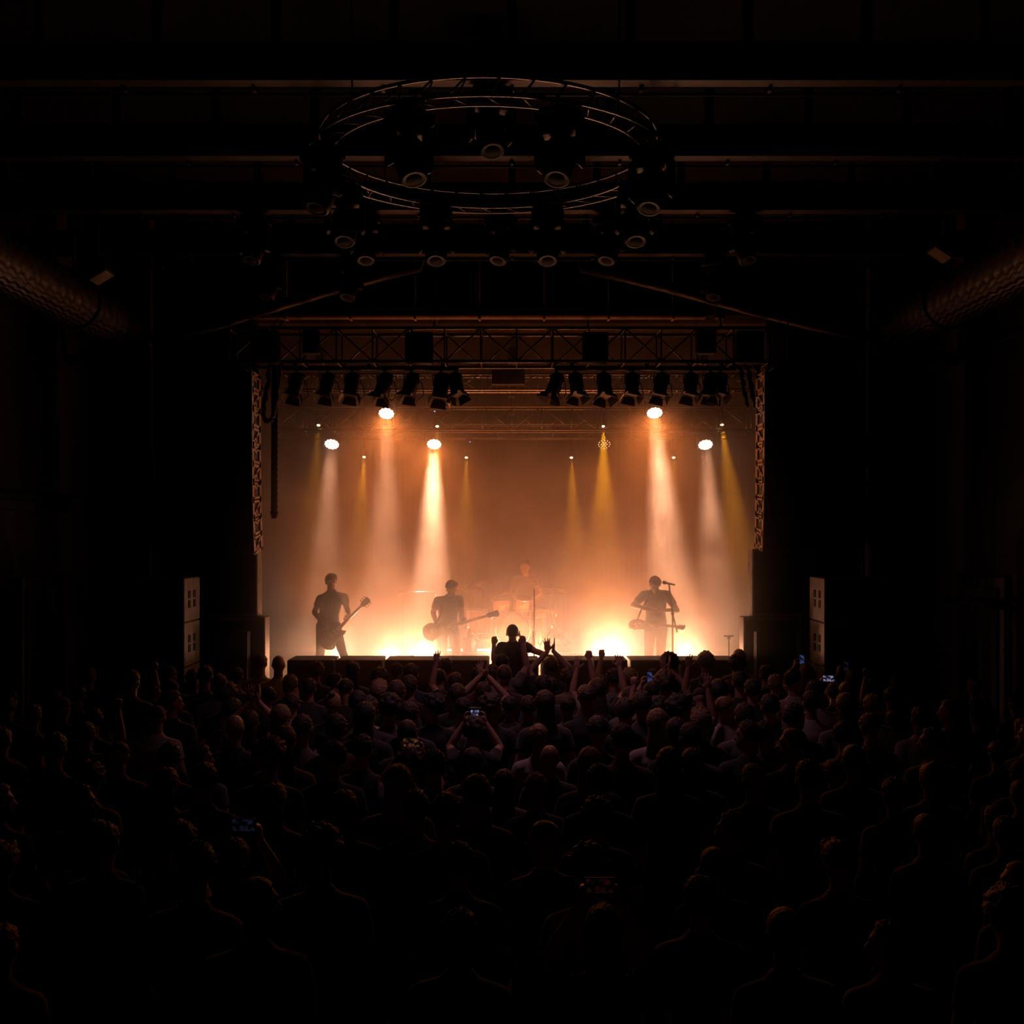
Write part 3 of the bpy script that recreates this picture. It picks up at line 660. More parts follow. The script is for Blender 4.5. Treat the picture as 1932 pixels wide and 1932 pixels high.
def hand(f,w,d,n,side,pose,tg='skin'):
    # w wrist, d towards the fingers, n palm normal, side thumb side
    w=Vector(w); d=Vector(d).normalized(); side=(Vector(side)-d*Vector(side).dot(d)).normalized(); n=Vector(n); n=(n-d*n.dot(d)-side*n.dot(side)).normalized()
    M=Matrix((side,n,d)).transposed()
    f.ell(w+d*.05,(.043,.018,.055),M,tg)
    f.ell(w+d*.02,(.03,.02,.035),M,tg)
    curl={'open':[.12]*4,'relaxed':[.5]*4,'fist':[1.5]*4,'point':[.03,1.5,1.5,1.5],'grip':[1.1]*4,'clap':[.08]*4}[pose]
    spread=.22 if pose=='open' else .03
    for k,(off,L,r) in enumerate(((.031,.072,.0096),(.011,.08,.0098),(-.010,.074,.0095),(-.030,.058,.0088))):
        p=w+d*(.095 if k<3 else .086)+side*off; dd=(d+side*(off/.03)*spread).normalized(); th=curl[k]
        ax=side
        for q,fr in enumerate((.42,.32,.26)):
            t=th*(q+.75 if th<1 else (q*.85+.9)); v=dd*math.cos(t)+n*math.sin(t); p2=p+v*L*fr; f.cap(p,p2,r*(1-.1*q),r*(.92-.1*q),tg); p=p2
    p=w+d*.025+side*.03
    if pose in('fist','grip','point'): 
        a=p+side*.018+d*.03+n*.012; b=a+d*.018+n*.022-side*.015
    elif pose=='open': a=p+side*.032+d*.028; b=a+side*.02+d*.025
    else: a=p+side*.015+d*.035+n*.01; b=a+d*.03+n*.006
    f.cap(p,a,.013,.011,tg); f.cap(a,b,.0105,.0085,tg)
def head(f,c,fw,up,tilt_side=None,ear=True):
    fw=Vector(fw).normalized(); up=Vector(up); up=(up-fw*up.dot(fw)).normalized(); rt=fw.cross(up).normalized()
    M=Matrix((rt,fw,up)).transposed(); c=Vector(c)
    g=lambda x,y,z: c+M@Vector((x,y,z))
    f.ell(g(0,-.008,.028),(.076,.096,.094),M,'head'); f.ell(g(0,.026,-.03),(.062,.07,.075),M,'head')
    f.ell(g(0,.035,-.075),(.042,.052,.042),M,'head'); f.ell(g(0,.078,-.098),(.02,.018,.016),M,'head')
    f.cap(g(0,.092,.018),g(0,.115,-.028),.009,.014,'head')       # nose
    f.cap(g(-.04,.085,.032),g(.04,.085,.032),.012,.012,'head')   # brow
    f.cap(g(-.02,.094,-.062),g(.02,.094,-.062),.008,.008,'head'); f.cap(g(-.016,.092,-.074),g(.016,.092,-.074),.008,.008,'head')
    if ear:
        for s in(-1,1): f.ell(g(s*.08,.0,-.005),(.010,.02,.032),M,'head')
    return M
def figure(J, hd, hands=('relaxed','relaxed'), scale=1., sleeve=.55, shorts=False, female=False, wide=1.):
    """J joints: pelvis, neck, shL, shR, elL, elR, wrL, wrR, hipL, hipR, knL, knR, anL, anR; hd=(centre, forward, up)"""
    f=Fig(); V={k:Vector(v) for k,v in J.items()}; k=scale
    sh=(V['shR']-V['shL']).normalized(); hp=(V['hipR']-V['hipL']).normalized()
    sp=V['neck']-V['pelvis']
    rings=[(-.14,.11,.085,hp),(-.04,.155,.11,hp),(.1,.158,.115,hp),(.32,.14,.103,(hp+sh).normalized()),(.55,.155,.118,sh),(.76,.165*wide,.12,sh),(.9,.12*wide,.09,sh),(1.0,.065,.062,sh)]
    vs=[];fs=[];n=18
    for t,rx,ry,ax in rings:
        c=V['pelvis']+sp*t; z=sp.normalized(); y=z.cross(ax).normalized(); x=y.cross(z)
        for q in range(n):
            a=2*math.pi*q/n; vs.append(c+x*rx*k*math.cos(a)+y*ry*k*math.sin(a))
    for i in range(len(rings)-1):
        for q in range(n): j=(q+1)%n; fs.append((i*n+q,i*n+j,i*n+n+j,i*n+n+q))
    fs.append(tuple(range(n-1,-1,-1))); fs.append(tuple(range(len(vs)-n,len(vs)))); f.mb.add(vs,fs)
    for s in(-1,0,1):
        f.caps.append((V['pelvis']-sp*.1+hp*s*.06*k,V['pelvis']+sp*.0+hp*s*.06*k,.1*k,.11*k,'trousers'))
        f.caps.append((V['pelvis']+sp*.06+hp*s*.05*k,V['pelvis']+sp*.6+sh*s*.055*k,.115*k,.115*k,'shirt'))
        f.caps.append((V['pelvis']+sp*.6+sh*s*.055*k,V['pelvis']+sp*.93+sh*s*.07*k,.115*k,.08*k,'shirt'))
    hc,fw,up=Vector(hd[0]),Vector(hd[1]),Vector(hd[2]).normalized()
    f.cap(V['neck']-sp.normalized()*.03,hc-up*.06-fw.normalized()*.01,.06*k,.052*k,'skin')
    for L in'LR':
        S_,E,Wr=V['sh'+L],V['el'+L],V['wr'+L]
        f.cap(V['neck']-sp.normalized()*.045,S_,.05*k,.06*k,'shirt')
        m=S_.lerp(E,sleeve); f.cap(S_,m,.06*k,.05*k,'shirt'); f.cap(m,E,.049*k,.041*k,'skin' if sleeve<.9 else 'shirt')
        f.cap(E,E.lerp(Wr,.35),.042*k,.043*k,'skin' if sleeve<1 else 'shirt'); f.cap(E.lerp(Wr,.35),Wr,.043*k,.027*k,'skin')
        H,K,A=V['hip'+L],V['kn'+L],V['an'+L]
        f.cap(H,K,.09*k,.058*k,'trousers'); f.cap(K,K.lerp(A,.35),.057*k,.056*k,'trousers'); f.cap(K.lerp(A,.35),A,.056*k,.038*k,'trousers')
    bf=sp.cross(sh).normalized()
    bf=-bf if bf.dot(fw)<0 else bf
    for L in'LR':
        A=V['an'+L]; tf=Vector((bf.x,bf.y,0)).normalized(); M=Matrix((tf.cross(Vector((0,0,1))),tf,Vector((0,0,1)))).transposed()
        f.ell(A+tf*.07+Vector((0,0,-.05)),(.045,.135,.038),M,'shoe')
    M=head(f,hc,fw,up)
    return f,M,V,bf
TMP=[]
def remesh(mb,vox,name,smooth=3):
    me=mb.mesh(name+'_src',[]); o=bpy.data.objects.new(name+'_src',me); COL.objects.link(o)
    r=o.modifiers.new('r','REMESH'); r.mode='VOXEL'; r.voxel_size=vox; r.use_smooth_shade=True
    s=o.modifiers.new('s','SMOOTH'); s.iterations=smooth; s.factor=.5
    dg=bpy.context.evaluated_depsgraph_get(); out=bpy.data.meshes.new_from_object(o.evaluated_get(dg),depsgraph=dg); out.name=name
    bpy.data.objects.remove(o); bpy.data.meshes.remove(me); return out
def classify(co,caps):
    best=np.full(len(co),1e9); tg=np.zeros(len(co),int)
    tags=['skin','head','shirt','trousers','shoe']
    for a,b,r0,r1,t in caps:
        a=np.array(a);b=np.array(b); d=b-a; L2=max((d*d).sum(),1e-12); u=np.clip(((co-a)@d)/L2,0,1)
        dist=np.linalg.norm(co-(a+u[:,None]*d),axis=1)-(r0+(r1-r0)*u); mk=dist<best; best[mk]=dist[mk]; tg[mk]=tags.index(t)
    return tg
def shell(me,tg,which,off,name,mtl):
    n=len(me.vertices); co=np.zeros(n*3); me.vertices.foreach_get('co',co); co=co.reshape(-1,3)
    no=np.zeros(n*3); me.vertices.foreach_get('normal',no); no=no.reshape(-1,3)
    used={};vs=[];fs=[]
    for p in me.polygons:
        vv=p.vertices
        if all(tg[v] in which for v in vv):
            for v in vv:
                if v not in used: used[v]=len(vs); vs.append(co[v]+no[v]*off)
            fs.append([used[v] for v in vv])
    # hem: an inner layer so the cloth has thickness
    from collections import Counter
    ec=Counter()
    for f_ in fs:
        for i in range(len(f_)): ec[(f_[i],f_[(i+1)%len(f_)])]+=1
    inv={j:i for i,j in used.items()}; base=len(vs); hem={}
    nb={}
    for (a,b) in ec:
        if (b,a) not in ec: nb.setdefault(a,[]).append(b); nb.setdefault(b,[]).append(a)
    for _ in range(14):
        nv={a:(vs[a]+sum(vs[q] for q in l))/(1+len(l)) for a,l in nb.items()}
        for a,v in nv.items(): vs[a]=v
    inner={a:vs[a]-no[inv[a]]*(off+.002) for a in nb}
    for (a,b) in list(ec):
        if (b,a) not in ec:
            for q in(a,b):
                if q not in hem: hem[q]=len(vs); vs.append(inner[q])
            fs.append([b,a,hem[a],hem[b]])
    m=bpy.data.meshes.new(name); m.from_pydata([tuple(v) for v in vs],[],fs); m.materials.append(mtl)
    m.polygons.foreach_set('use_smooth',[True]*len(m.polygons)); m.update(); return m
def make_person_meshes(f,vox,smooth=3,skin=SKIN,off=.011):
    me=remesh(f.mb,vox,'person',smooth); n=len(me.vertices); co=np.zeros(n*3); me.vertices.foreach_get('co',co); co=co.reshape(-1,3)
    tg=classify(co,f.caps); me.materials.clear(); me.materials.append(skin)
    out={'person':me,'shirt':shell(me,tg,{2},off,'shirt',SHIRTS['black']),'trousers':shell(me,tg,{3},off*.8,'trousers',DENIM),'shoes':shell(me,tg,{4},.006,'shoes',BLACKM)}
    return out
def hair_mesh(style,hc,M,seed=0,mtl=None,sz=1.):
    """closed hair volume over the skull; M columns right, forward, up"""
    hc=Vector(hc); rs=random.Random(seed); mb=MB()
    if style in('cap','beanie'):
        vs,fs=sph((0,0,0),1,nu=28,nv=16); out=[]
        for v in vs:
            p=Vector((v.x*.084,v.y*.104-.008,v.z*.102+.03))
            if p.z<.035: p.z=.035; 
            out.append(hc+M@p)
        mb.add(out,fs,0,True)
        if style=='cap': mb.box(hc+M@Vector((0,.13,.045)),(.13,.1,.01),M,bev=.004)
        else: mb.tube([hc+M@Vector((.086*math.cos(t/24*6.2832),.104*math.sin(t/24*6.2832)-.008,.04)) for t in range(25)],.014,8)
        return mb.mesh('hat',HATM)
    th={'short':.010,'crop':.006,'curly':.034,'long':.016,'ponytail':.010,'bun':.010,'quiff':.016}[style]*sz
    amp={'short':.011,'crop':.002,'curly':.02,'long':.006,'ponytail':.004,'bun':.004,'quiff':.008}[style]
    fr={'curly':38}.get(style,55)
    vs,fs=sph((0,0,0),1,nu=44,nv=30); out=[]
    for v in vs:
        d=Vector(v); R=Vector((.076,.096,.094)); line=-.02+.85*max(0,d.y)   # hairline rises towards the face
        back=max(0,-d.y)
        t=th*(1+.3*back)
        edge=d.z-(line if d.y>0 else -.02-.72*back)
        k=max(0,min(1,(edge+.12)/.18))
        nz=noise.noise((d+Vector((seed*3.1,0,0)))*fr*.12)*amp*1.2+noise.noise((d+Vector((0,seed*1.7,0)))*fr*.35)*amp*.8
        ext=(t+nz)*k-.012*(1-k)
        if style=='quiff' and d.y>.1 and d.z>.4: ext+=.022*min(1,(d.z-.4)*3)
        p=Vector((d.x*(R.x+ext),d.y*(R.y+ext)-.008,d.z*(R.z+ext)+.028)); out.append(hc+M@p)
    mb.add(out,fs,0,True)
    if style in('long','ponytail'):
        L=.36*sz if style=='long' else .26; wd=.088 if style=='long' else .028; dp=.045 if style=='long' else .026; rings=9; n=22; vs=[];fs=[]
        for i in range(rings):
            t=i/(rings-1); z=.02-L*t+ (0 if style=='long' else .02)
            yb=-.055-.035*math.sin(min(1,t*1.5)*1.6) if style=='long' else -.118-.02*math.sin(t*3)
            ww=wd*(.88+.42*t if style=='long' else 1-.4*t*t)*(1 if t<.97 else .8); dd=dp*(1-.45*t)
            for q in range(n):
                a=2*math.pi*q/n; r=1+.10*noise.noise(Vector((math.cos(a)*3+seed,math.sin(a)*3,t*1.3)))
                vs.append(hc+M.col[0]*(ww*r*math.cos(a))+M.col[1]*(yb+dd*r*math.sin(a))+Vector((0,0,1))*z)
        for i in range(rings-1):
            for q in range(n): j=(q+1)%n; fs.append((i*n+q,i*n+n+q,i*n+n+j,i*n+j))
        fs.append(tuple(range(n))); fs.append(tuple(range(len(vs)-1,len(vs)-n-1,-1))); mb.add(vs,fs,0,True)
    if style=='bun': mb.add(*sph(hc+M@Vector((0,-.07,.13)),(.036,.036,.032),M,18,12),0,True)
    return mb.mesh('hair',mtl or HAIRS['black'])
def eyes(parent,hc,M):
    for s in(-1,1):
        mb=MB(); mb.add(*sph(Vector(hc)+M@Vector((s*.031,.0725,.008)),.0115,None,12,8),0,True); mb.build('eye',EYEM,parent)
def add_person(meshes,hairm,loc,label,group=None,shirt='black',hair='black',rz=0,sc=1.,skin=None,cat='person'):
    o=bpy.data.objects.new('person',meshes['person']); COL.objects.link(o); o.location=loc; o.rotation_euler=(0,0,rz); o.scale=(sc,sc,sc)
    if skin: o.material_slots[0].link='OBJECT'; o.material_slots[0].material=skin
    for nm in('shirt','trousers','shoes'):
        if len(meshes[nm].polygons)==0: continue
        c=bpy.data.objects.new(nm,meshes[nm]); COL.objects.link(c); c.parent=o
        if nm=='shirt': c.material_slots[0].link='OBJECT'; c.material_slots[0].material=SHIRTS[shirt]
    if hairm:
        c=bpy.data.objects.new('hat' if hairm.name.startswith('hat') else 'hair',hairm); COL.objects.link(c); c.parent=o
        if not hairm.name.startswith('hat'): c.material_slots[0].link='OBJECT'; c.material_slots[0].material=HAIRS[hair]
    return tag(o,label,cat,group)

# ---- performers, joints read off the photograph and given depth
def Q(z,o,k,Y): return lambda x,y,dy=0: P(o[0]+x/k,o[1]+y/k,Y+dy)
def performer(q,Y,floor_z,pts,hdspec,hands,label,hairstyle,hair='black',shirt='black',scale=1.,toes=None,sleeve=.5,vox=.0085,wide=1.):
    W_={k:q(*v) for k,v in pts.items()}
    base=Vector((W_['pelvis'].x,Y,floor_z)); J={k:v-base for k,v in W_.items()}
    hc=q(*hdspec[0])-base
    f,M,V,bf=figure(J,(hc,hdspec[1],hdspec[2]),scale=scale,sleeve=sleeve,wide=wide)
    for L,(pose,d,n,side) in zip('LR',hands): hand(f,V['wr'+L],d,n,side,pose)
    ms=make_person_meshes(f,vox)
    hm=hair_mesh(hairstyle,hc,M,seed=len(label)) if hairstyle else None
    o=add_person(ms,hm,base,label,shirt=shirt,hair=hair)
    eyes(o,hc,M); return o,base,V
q=Q(0,(560,1060),9.66,15.8)
Y1=15.8
performer(q,Y1,1.1,dict(pelvis=(565,1130,0),neck=(645,545,-.02),shL=(430,680,0),shR=(860,655,0),elL=(320,920,.03),elR=(915,850,-.08),wrL=(470,1110,-.2),wrR=(955,945,-.25),
 hipL=(465,1170,0),hipR=(690,1165,0),knL=(430,1650,-.08),knR=(830,1640,-.08),anL=(360,2165,0),anR=(1040,2165,0)),
 ((622,378,-.03),(.35,-.85,-.32),(.1,-.25,1)),[('grip',(.75,-.35,-.4),(0,-1,.2),(0,.3,1)),('grip',(-.25,-.3,-.9),(-.6,-.7,.1),(-.3,-.6,.5))],
 'guitarist in a black t-shirt and dark trousers, legs set wide apart','quiff',wide=1.05)
# guitars -------------------------------------------------------------
def guitar(name,org,tip,normal,label,style,col,length=1.0,cat='guitar',strap_to=None):
    org=Vector(org); tip=Vector(tip); d=(tip-org).normalized(); n=Vector(normal); n=(n-d*n.dot(d)).normalized()
    e=empty(name,org); M=frame((0,0,0),x=d,z=n); k=(tip-org).length/.78
    if style=='single':
        pts=[(-.235,0),(-.215,.09),(-.13,.16),(-.03,.135),(.04,.105),(.12,.135),(.19,.10),(.2,.035),(.18,.0),(.15,-.035),(.165,-.06),(.19,-.095),(.165,-.118),(.105,-.115),(.03,-.105),(-.04,-.13),(-.13,-.165),(-.21,-.1)]
    else:
        pts=[(-.235,.02),(-.2,.12),(-.1,.16),(.0,.12),(.06,.11),(.14,.15),(.25,.165),(.22,.115),(.155,.06),(.14,.0),(.15,-.05),(.2,-.105),(.235,-.15),(.14,-.145),(.05,-.11),(-.03,-.13),(-.13,-.17),(-.215,-.09)]
    pts=[(x*min(k,1.05),y*min(k,1.0 if style=='single' else .84)) for x,y in smooth_closed(pts,4)]
    wood=mat(name+'_lacquer',col,tuple(c*.5 for c in col),rough=.12,scale=6)
    b=MB(); b.slab(pts,.045,M,.006); b.build('body',wood,e)
    g=MB(); g.slab([((x)*.55+.02,y*.5-.03) for x,y in pts],.006,M@Matrix.Translation((0,0,.026)),.001); g.build('pickguard',mat('pickguard',(.03,.03,.03),rough=.2),e)
    nk=MB(); nk.add([M@Vector(v) for v in ((.12*k,-.028,.018),(.12*k,.028,.018),(.64*k,.021,.018),(.64*k,-.021,.018),(.12*k,-.02,.04),(.12*k,.02,.04),(.64*k,.018,.04),(.64*k,-.018,.04))],[(3,2,1,0),(4,5,6,7),(0,1,5,4),(1,2,6,5),(2,3,7,6),(3,0,4,7)]); nk.build('neck',mat('maple_neck',(.35,.2,.1),rough=.3),e)
    h=MB(); h.slab([(.63*k,-.022),(.66*k,-.04),(.77*k,-.055),(.79*k,-.02),(.78*k,.045),(.66*k,.04),(.63*k,.022)],.018,M@Matrix.Translation((0,0,.028)),.003); hs=h.build('headstock',wood,e)
    nt=6 if cat=='guitar' else 4
    for i in range(nt):
        s=1 if i<nt/2 else -1; j=i%(nt//2); x=(.675+.04*j)*k
        t=MB(); t.tube([M@Vector((x,s*.038,.028)),M@Vector((x,s*.068,.028))],.005,6); t.add(*sph(M@Vector((x,s*.07,.028)),.011,None,8,6)); t.build('tuning_peg',CHROME,hs)
    for x in((.07,-.01) if style=='single' else (.06,-.03)):
        u=MB(); u.box(M@Vector((x*k,0,.032)),(.036,.085,.014),M.to_3x3(),bev=.004); u.build('pickup',CHROME,e)
    u=MB(); u.box(M@Vector((-.1*k,0,.03)),(.025,.09,.015),M.to_3x3(),bev=.003); u.build('bridge',CHROME,e)
    u=MB(); 
    for i in range(nt):
        y=(-.022+.044*i/(nt-1)); u.tube([M@Vector((-.1*k,y,.042)),M@Vector((.64*k,y*.8,.044))],.0009,4)
    u.build('strings',CHROME,e)
    for (x,y) in((-.15,-.09),(-.11,-.12)):
        u=MB(); u.lathe([(.012,.02),(.013,.036),(.011,.04)],M@Matrix.Translation((x*k,y*k,0)),12); u.build('knob',CHROME,e)
    if strap_to:
        s=MB(); s.tube([Vector(p)-org for p in strap_to],.014,6); s.build('strap',RUBBER,e)
    return tag(e,label,cat)
yb=-.27
guitar('electric_guitar',q(650,1335,yb),q(1318,672,yb-.12),(0,-1,.15),'dark electric guitar held neck-up by the wide-stance guitarist','single',(.05,.022,.018),
 strap_to=[q(560,1430,yb+.05),q(500,1000,-.16),q(520,700,-.14),q(620,560,-.10)])
# bass player
Y2=15.9; q=Q(0,(780,1070),10.17,Y2)
performer(q,Y2,1.1,dict(pelvis=(640,1130,.05),neck=(700,560,-.15),shL=(470,650,-.08),shR=(880,630,-.1),elL=(375,870,-.02),elR=(925,860,-.12),wrL=(440,1080,-.22),wrR=(925,1085,-.3),
 hipL=(545,1170,.05),hipR=(750,1165,.05),knL=(560,1680,-.05),knR=(840,1680,-.05),anL=(560,2170,.05),anR=(880,2170,.05)),
 ((735,420,-.22),(.4,-.66,-.6),(.1,-.5,.8)),[('relaxed',(.7,-.3,-.5),(0,.9,0),(0,.3,1)),('grip',(.3,-.5,.5),(-.1,.9,.2),(-.8,0,.3))],
 'bass player with short brown hair bending over the bass, dark t-shirt','quiff',hair='brown',sleeve=.55,wide=1.0)
guitar('bass_guitar',q(480,1200,-.28),P(941,1156,Y2-.42),(0,-1,.1),'dark bass guitar held by the bending bass player','double',(.06,.03,.022),cat='bass guitar',
 strap_to=[q(380,1180,-.26),q(520,900,-.26),q(560,660,-.2),q(640,560,-.17)])
# singer with slung guitar
Y3=15.9; q=Q(0,(1160,1070),10.17,Y3)
performer(q,Y3,1.1,dict(pelvis=(790,1120,.03),neck=(775,450,-.12),shL=(560,535,-.02),shR=(1000,530,-.02),elL=(345,735,-.05),elR=(1195,830,-.02),wrL=(610,810,-.26),wrR=(975,830,-.26),
 hipL=(680,1160,0),hipR=(895,1160,0),knL=(650,1670,-.04),knR=(880,1670,-.04),anL=(615,2170,.03),anR=(860,2170,.03)),
 ((770,340,-.22),(.0,-.62,-.75),(0,-.75,.62)),[('relaxed',(.9,-.1,-.1),(0,.9,-.2),(0,-.3,1)),('relaxed',(-.9,-.1,-.1),(0,.9,-.2),(0,-.3,1))],
 'singer with head bowed and both hands at the chest, dark t-shirt','quiff',hair='brown',sleeve=.6,wide=1.04)
guitar('electric_guitar',P(1211,1179,Y3-.22),P(1292,1187,Y3-.5),(0,-.45,.9),'electric guitar slung low and flat across the waist of the singer','double',(.45,.22,.08),
 strap_to=[P(1200,1176,Y3-.2),P(1210,1150,Y3-.22),P(1225,1125,Y3-.14),P(1232,1114,Y3-.1)])
# drummer seated
Y4=17.85; q=Q(0,(840,1050),7.728,Y4)
performer(q,Y4,1.56,dict(pelvis=(1190,830,.1),neck=(1180,290,0),shL=(1025,335,0),shR=(1335,335,0),elL=(955,545,-.08),elR=(1385,545,-.1),wrL=(1110,600,-.32),wrR=(1300,600,-.35),
 hipL=(1100,850,.08),hipR=(1280,850,.08),knL=(1010,905,-.35),knR=(1360,905,-.35),anL=(1010,1275,-.32),anR=(1360,1275,-.32)),
 ((1165,165,-.05),(-.2,-.9,-.2),(0,-.15,1)),[('fist',(.6,-.6,-.1),(0,-.2,-1),(.5,.5,0)),('fist',(-.5,-.7,-.1),(0,-.2,-1),(-.5,.5,0))],
 'drummer seated behind the kit, veiled by haze, grey t-shirt','short',hair='brown',shirt='grey')
for i,(a,b) in enumerate(((q(1160,598,-.45),P(1000,1130,17.35)),(q(1265,598,-.48),P(1020,1126,17.35)))):
    m=MB(); d=(b-a).normalized(); m.tube([a-d*.08,a+d*.28],[.008,.005],8); m.add(*sph(a+d*.29,(.007,.007,.011),None,8,6)); tag(m.build('drumstick',mat('hickory',(.6,.42,.24),rough=.5)),'wooden drumstick in the %s hand of the drummer'%('left-side','right-side')[i],'drumstick')
# man raised above the crowd
Y5=13.55; q=Q(0,(900,1160),10.73,Y5)
o,base,V=performer(q,Y5,0,dict(pelvis=(735,1230,0),neck=(720,590,0),shL=(500,650,0),shR=(960,635,0),elL=(345,905,.02),elR=(1190,740,.02),wrL=(345,600,.05),wrR=(1400,810,.0),
 hipL=(620,1270,0),hipR=(850,1270,0),knL=(600,1330,.42),knR=(870,1330,.42),anL=(590,2000,.46),anR=(880,2000,.46)),
 ((718,385,.02),(.05,1,-.05),(0,.05,1)),[('fist',(0.02,.05,1),(.3,1,0),(1,0,0)),('relaxed',(1,.1,-.2),(0,0,-1),(0,1,0))],
 'man in a black t-shirt raised above the crowd with one fist up','crop',sleeve=.5,vox=.0085,wide=1.0)

# ------------------------------------------------------------------ crowd
def std(h=0., lean=0.):
    return dict(pelvis=(0,0,.95),neck=(0,.02,1.49),shL=(-.172,.01,1.385),shR=(.172,.01,1.385),elL=(-.25,-.03,1.14),elR=(.25,-.03,1.14),wrL=(-.24,.12,.94),wrR=(.24,.12,.94),
     hipL=(-.09,0,.92),hipR=(.09,0,.92),knL=(-.10,.02,.5),knR=(.10,.02,.5),anL=(-.11,-.02,.09),anR=(.11,-.02,.09))
HC=Vector((0,.035,1.655))
def crowd_body(pose):
    J=std(); hp=[('relaxed',(0,.1,-1),(.9,0,0),(0,1,0)),('relaxed',(0,.1,-1),(-.9,0,0),(0,1,0))]; fw=(0,1,0); up=(0,0,1); vox=.015
    if pose=='turn_left': fw=(-.9,.55,0)
    if pose=='turn_right': fw=(.9,.55,0)
    if pose=='bow': fw=(0,.85,-.4); up=(0,.4,.85)
    if pose in('fist','point','wave'):
        J['elR']=(.30,.10,1.62); J['wrR']=(.25,.14,1.88); vox=.0065; J['shR']=(.18,.02,1.43)
        hp[1]=({'fist':'fist','point':'point','wave':'open'}[pose],(-.05,.05,1),(0,1,0),(-1,0,0))
    if pose=='clap':
        J['elR']=(.27,.16,1.60); J['wrR']=(.035,.22,1.84); J['elL']=(-.27,.16,1.60); J['wrL']=(-.035,.22,1.84); J['shR']=(.178,.02,1.42); J['shL']=(-.178,.02,1.42); vox=.0065
        hp=[('open',(-.12,.05,1),(.3,1,0),(1,0,0)),('clap',(.12,.05,1),(-1,0,0),(0,-1,.0))]
    if pose=='phone':
        J['elR']=(.24,.22,1.47); J['wrR']=(.10,.26,1.70); J['elL']=(-.24,.22,1.47); J['wrL']=(-.10,.26,1.70); vox=.0065
        hp=[('grip',(.15,.1,1),(1,.2,0),(0,-1,0)),('grip',(-.15,.1,1),(-1,.2,0),(0,-1,0))]
    f,M,V,bf=figure(J,(HC,fw,up),sleeve=.55)
    for L,(ps,d,n,s) in zip('LR',hp): hand(f,V['wr'+L],d,n,s,ps)
    return make_person_meshes(f,vox,2),M
POSES=['plain','turn_left','turn_right','bow','fist','point','wave','clap','phone']
BOD={p:crowd_body(p) for p in POSES}
HAIRM={}
def get_hair(style,pose,seed):
    if style=='bald': return None
    k=(style,pose if pose in('turn_left','turn_right','bow') else 'plain',seed%2)
    if k not in HAIRM: HAIRM[k]=hair_mesh(style,HC,BOD[k[1]][1],seed=k[2]*5+len(style))
    return HAIRM[k]
# heads seen in the photograph: (px, top row, style or None)
HEADS=[(491,1234,'short'),(524,1235,'bald'),(545,1272,'short'),(596,1250,'curly'),(665,1248,'long'),(715,1263,'curly'),(748,1250,'short'),(775,1252,'short'),(842,1242,'short'),
(830,1261,'crop'),(903,1258,'short'),(929,1253,'short'),(951,1253,'crop'),(502,1295,'short'),(583,1280,'short'),(651,1281,'short'),(714,1285,'quiff'),(550,1308,'short'),(627,1307,'bun'),
(674,1303,'short'),(772,1273,'short'),(747,1284,'long'),(695,1313,'short'),(863,1290,'long'),(915,1273,'short'),(687,1325,'long'),(528,1330,'long'),(568,1348,'short'),(734,1311,'curly'),
(770,1323,'short'),(816,1312,'curly'),(873,1316,'short'),(928,1311,'curly'),(961,1313,'short'),(767,1357,'crop'),(633,1347,'short'),(534,1371,'long'),(506,1395,'curly'),(682,1386,'short'),
(819,1414,'short'),(891,1412,'long'),(749,1444,'long'),(898,1463,'long'),(951,1453,'long'),(646,1493,'long'),(842,1497,'short'),(604,1567,'curly'),(625,1398,'short'),(514,1480,'long'),(783,1492,'short'),
(1025,1273,'short'),(1040,1278,'short'),(1078,1259,'short'),(1188,1259,'short'),(1158,1266,'curly'),(1105,1292,'short'),(1232,1261,'short'),(1255,1269,'curly'),(1264,1233,'curly'),(1332,1232,'curly'),
(1391,1238,'curly'),(1396,1224,'crop'),(1447,1254,'short'),(1397,1267,'short'),(1421,1280,'short'),(1356,1282,'long'),(1375,1283,'short'),(1322,1298,'cap'),(1212,1303,'short'),(1190,1296,'long'),
(1180,1316,'short'),(1131,1277,'curly'),(1109,1294,'short'),(1029,1303,'long'),(997,1312,'short'),(1071,1311,'short'),(1287,1313,'curly'),(1368,1313,'crop'),(1406,1326,'short'),(1241,1338,'long'),
(1324,1338,'quiff'),(1454,1309,'short'),(1129,1352,'short'),(1304,1364,'short'),(1412,1360,'short'),(1016,1367,'short'),(1446,1361,'short'),(1175,1365,'short'),(1278,1355,'long'),(1038,1404,'bald'),
(1113,1411,'long'),(1263,1411,'long'),(1307,1413,'long'),(1131,1442,'short'),(1012,1459,'short'),(1423,1442,'short'),(1128,1510,'curly'),(1028,1549,'crop'),
(1463,1272,'short'),(1499,1263,'short'),(1543,1283,'short'),(1532,1303,'short'),(1600,1287,'long'),(1644,1280,'short'),(1501,1327,'short'),(1598,1308,'long'),(1647,1310,'short'),(1498,1373,'crop'),
(1644,1347,'short'),(1598,1360,'short'),(1613,1404,'crop'),(1528,1435,'short'),(1691,1468,'short'),(1737,1334,'short'),(1699,1272,'short'),(1761,1373,'short'),(1686,1342,'long'),(1574,1435,'short'),
(166,1259,'short'),(246,1264,'short'),(318,1256,'beanie'),(362,1263,'long'),(386,1256,'short'),(411,1272,'short'),(445,1259,'short'),(427,1290,'curly'),(145,1295,'short'),(60,1329,'short'),(318,1282,'cap'),
(323,1303,'short'),(437,1317,'short'),(295,1331,'cap'),(171,1336,'short'),(440,1347,'bald'),(223,1401,'cap'),(318,1401,'short'),(310,1450,'long'),(383,1440,'short'),(70,1386,'short'),(362,1590,'short'),
(100,1383,'short'),(481,1657,'crop'),(866,1718,'short'),(866,1591,'short'),(1112,1603,'curly'),(1323,1655,'short')]
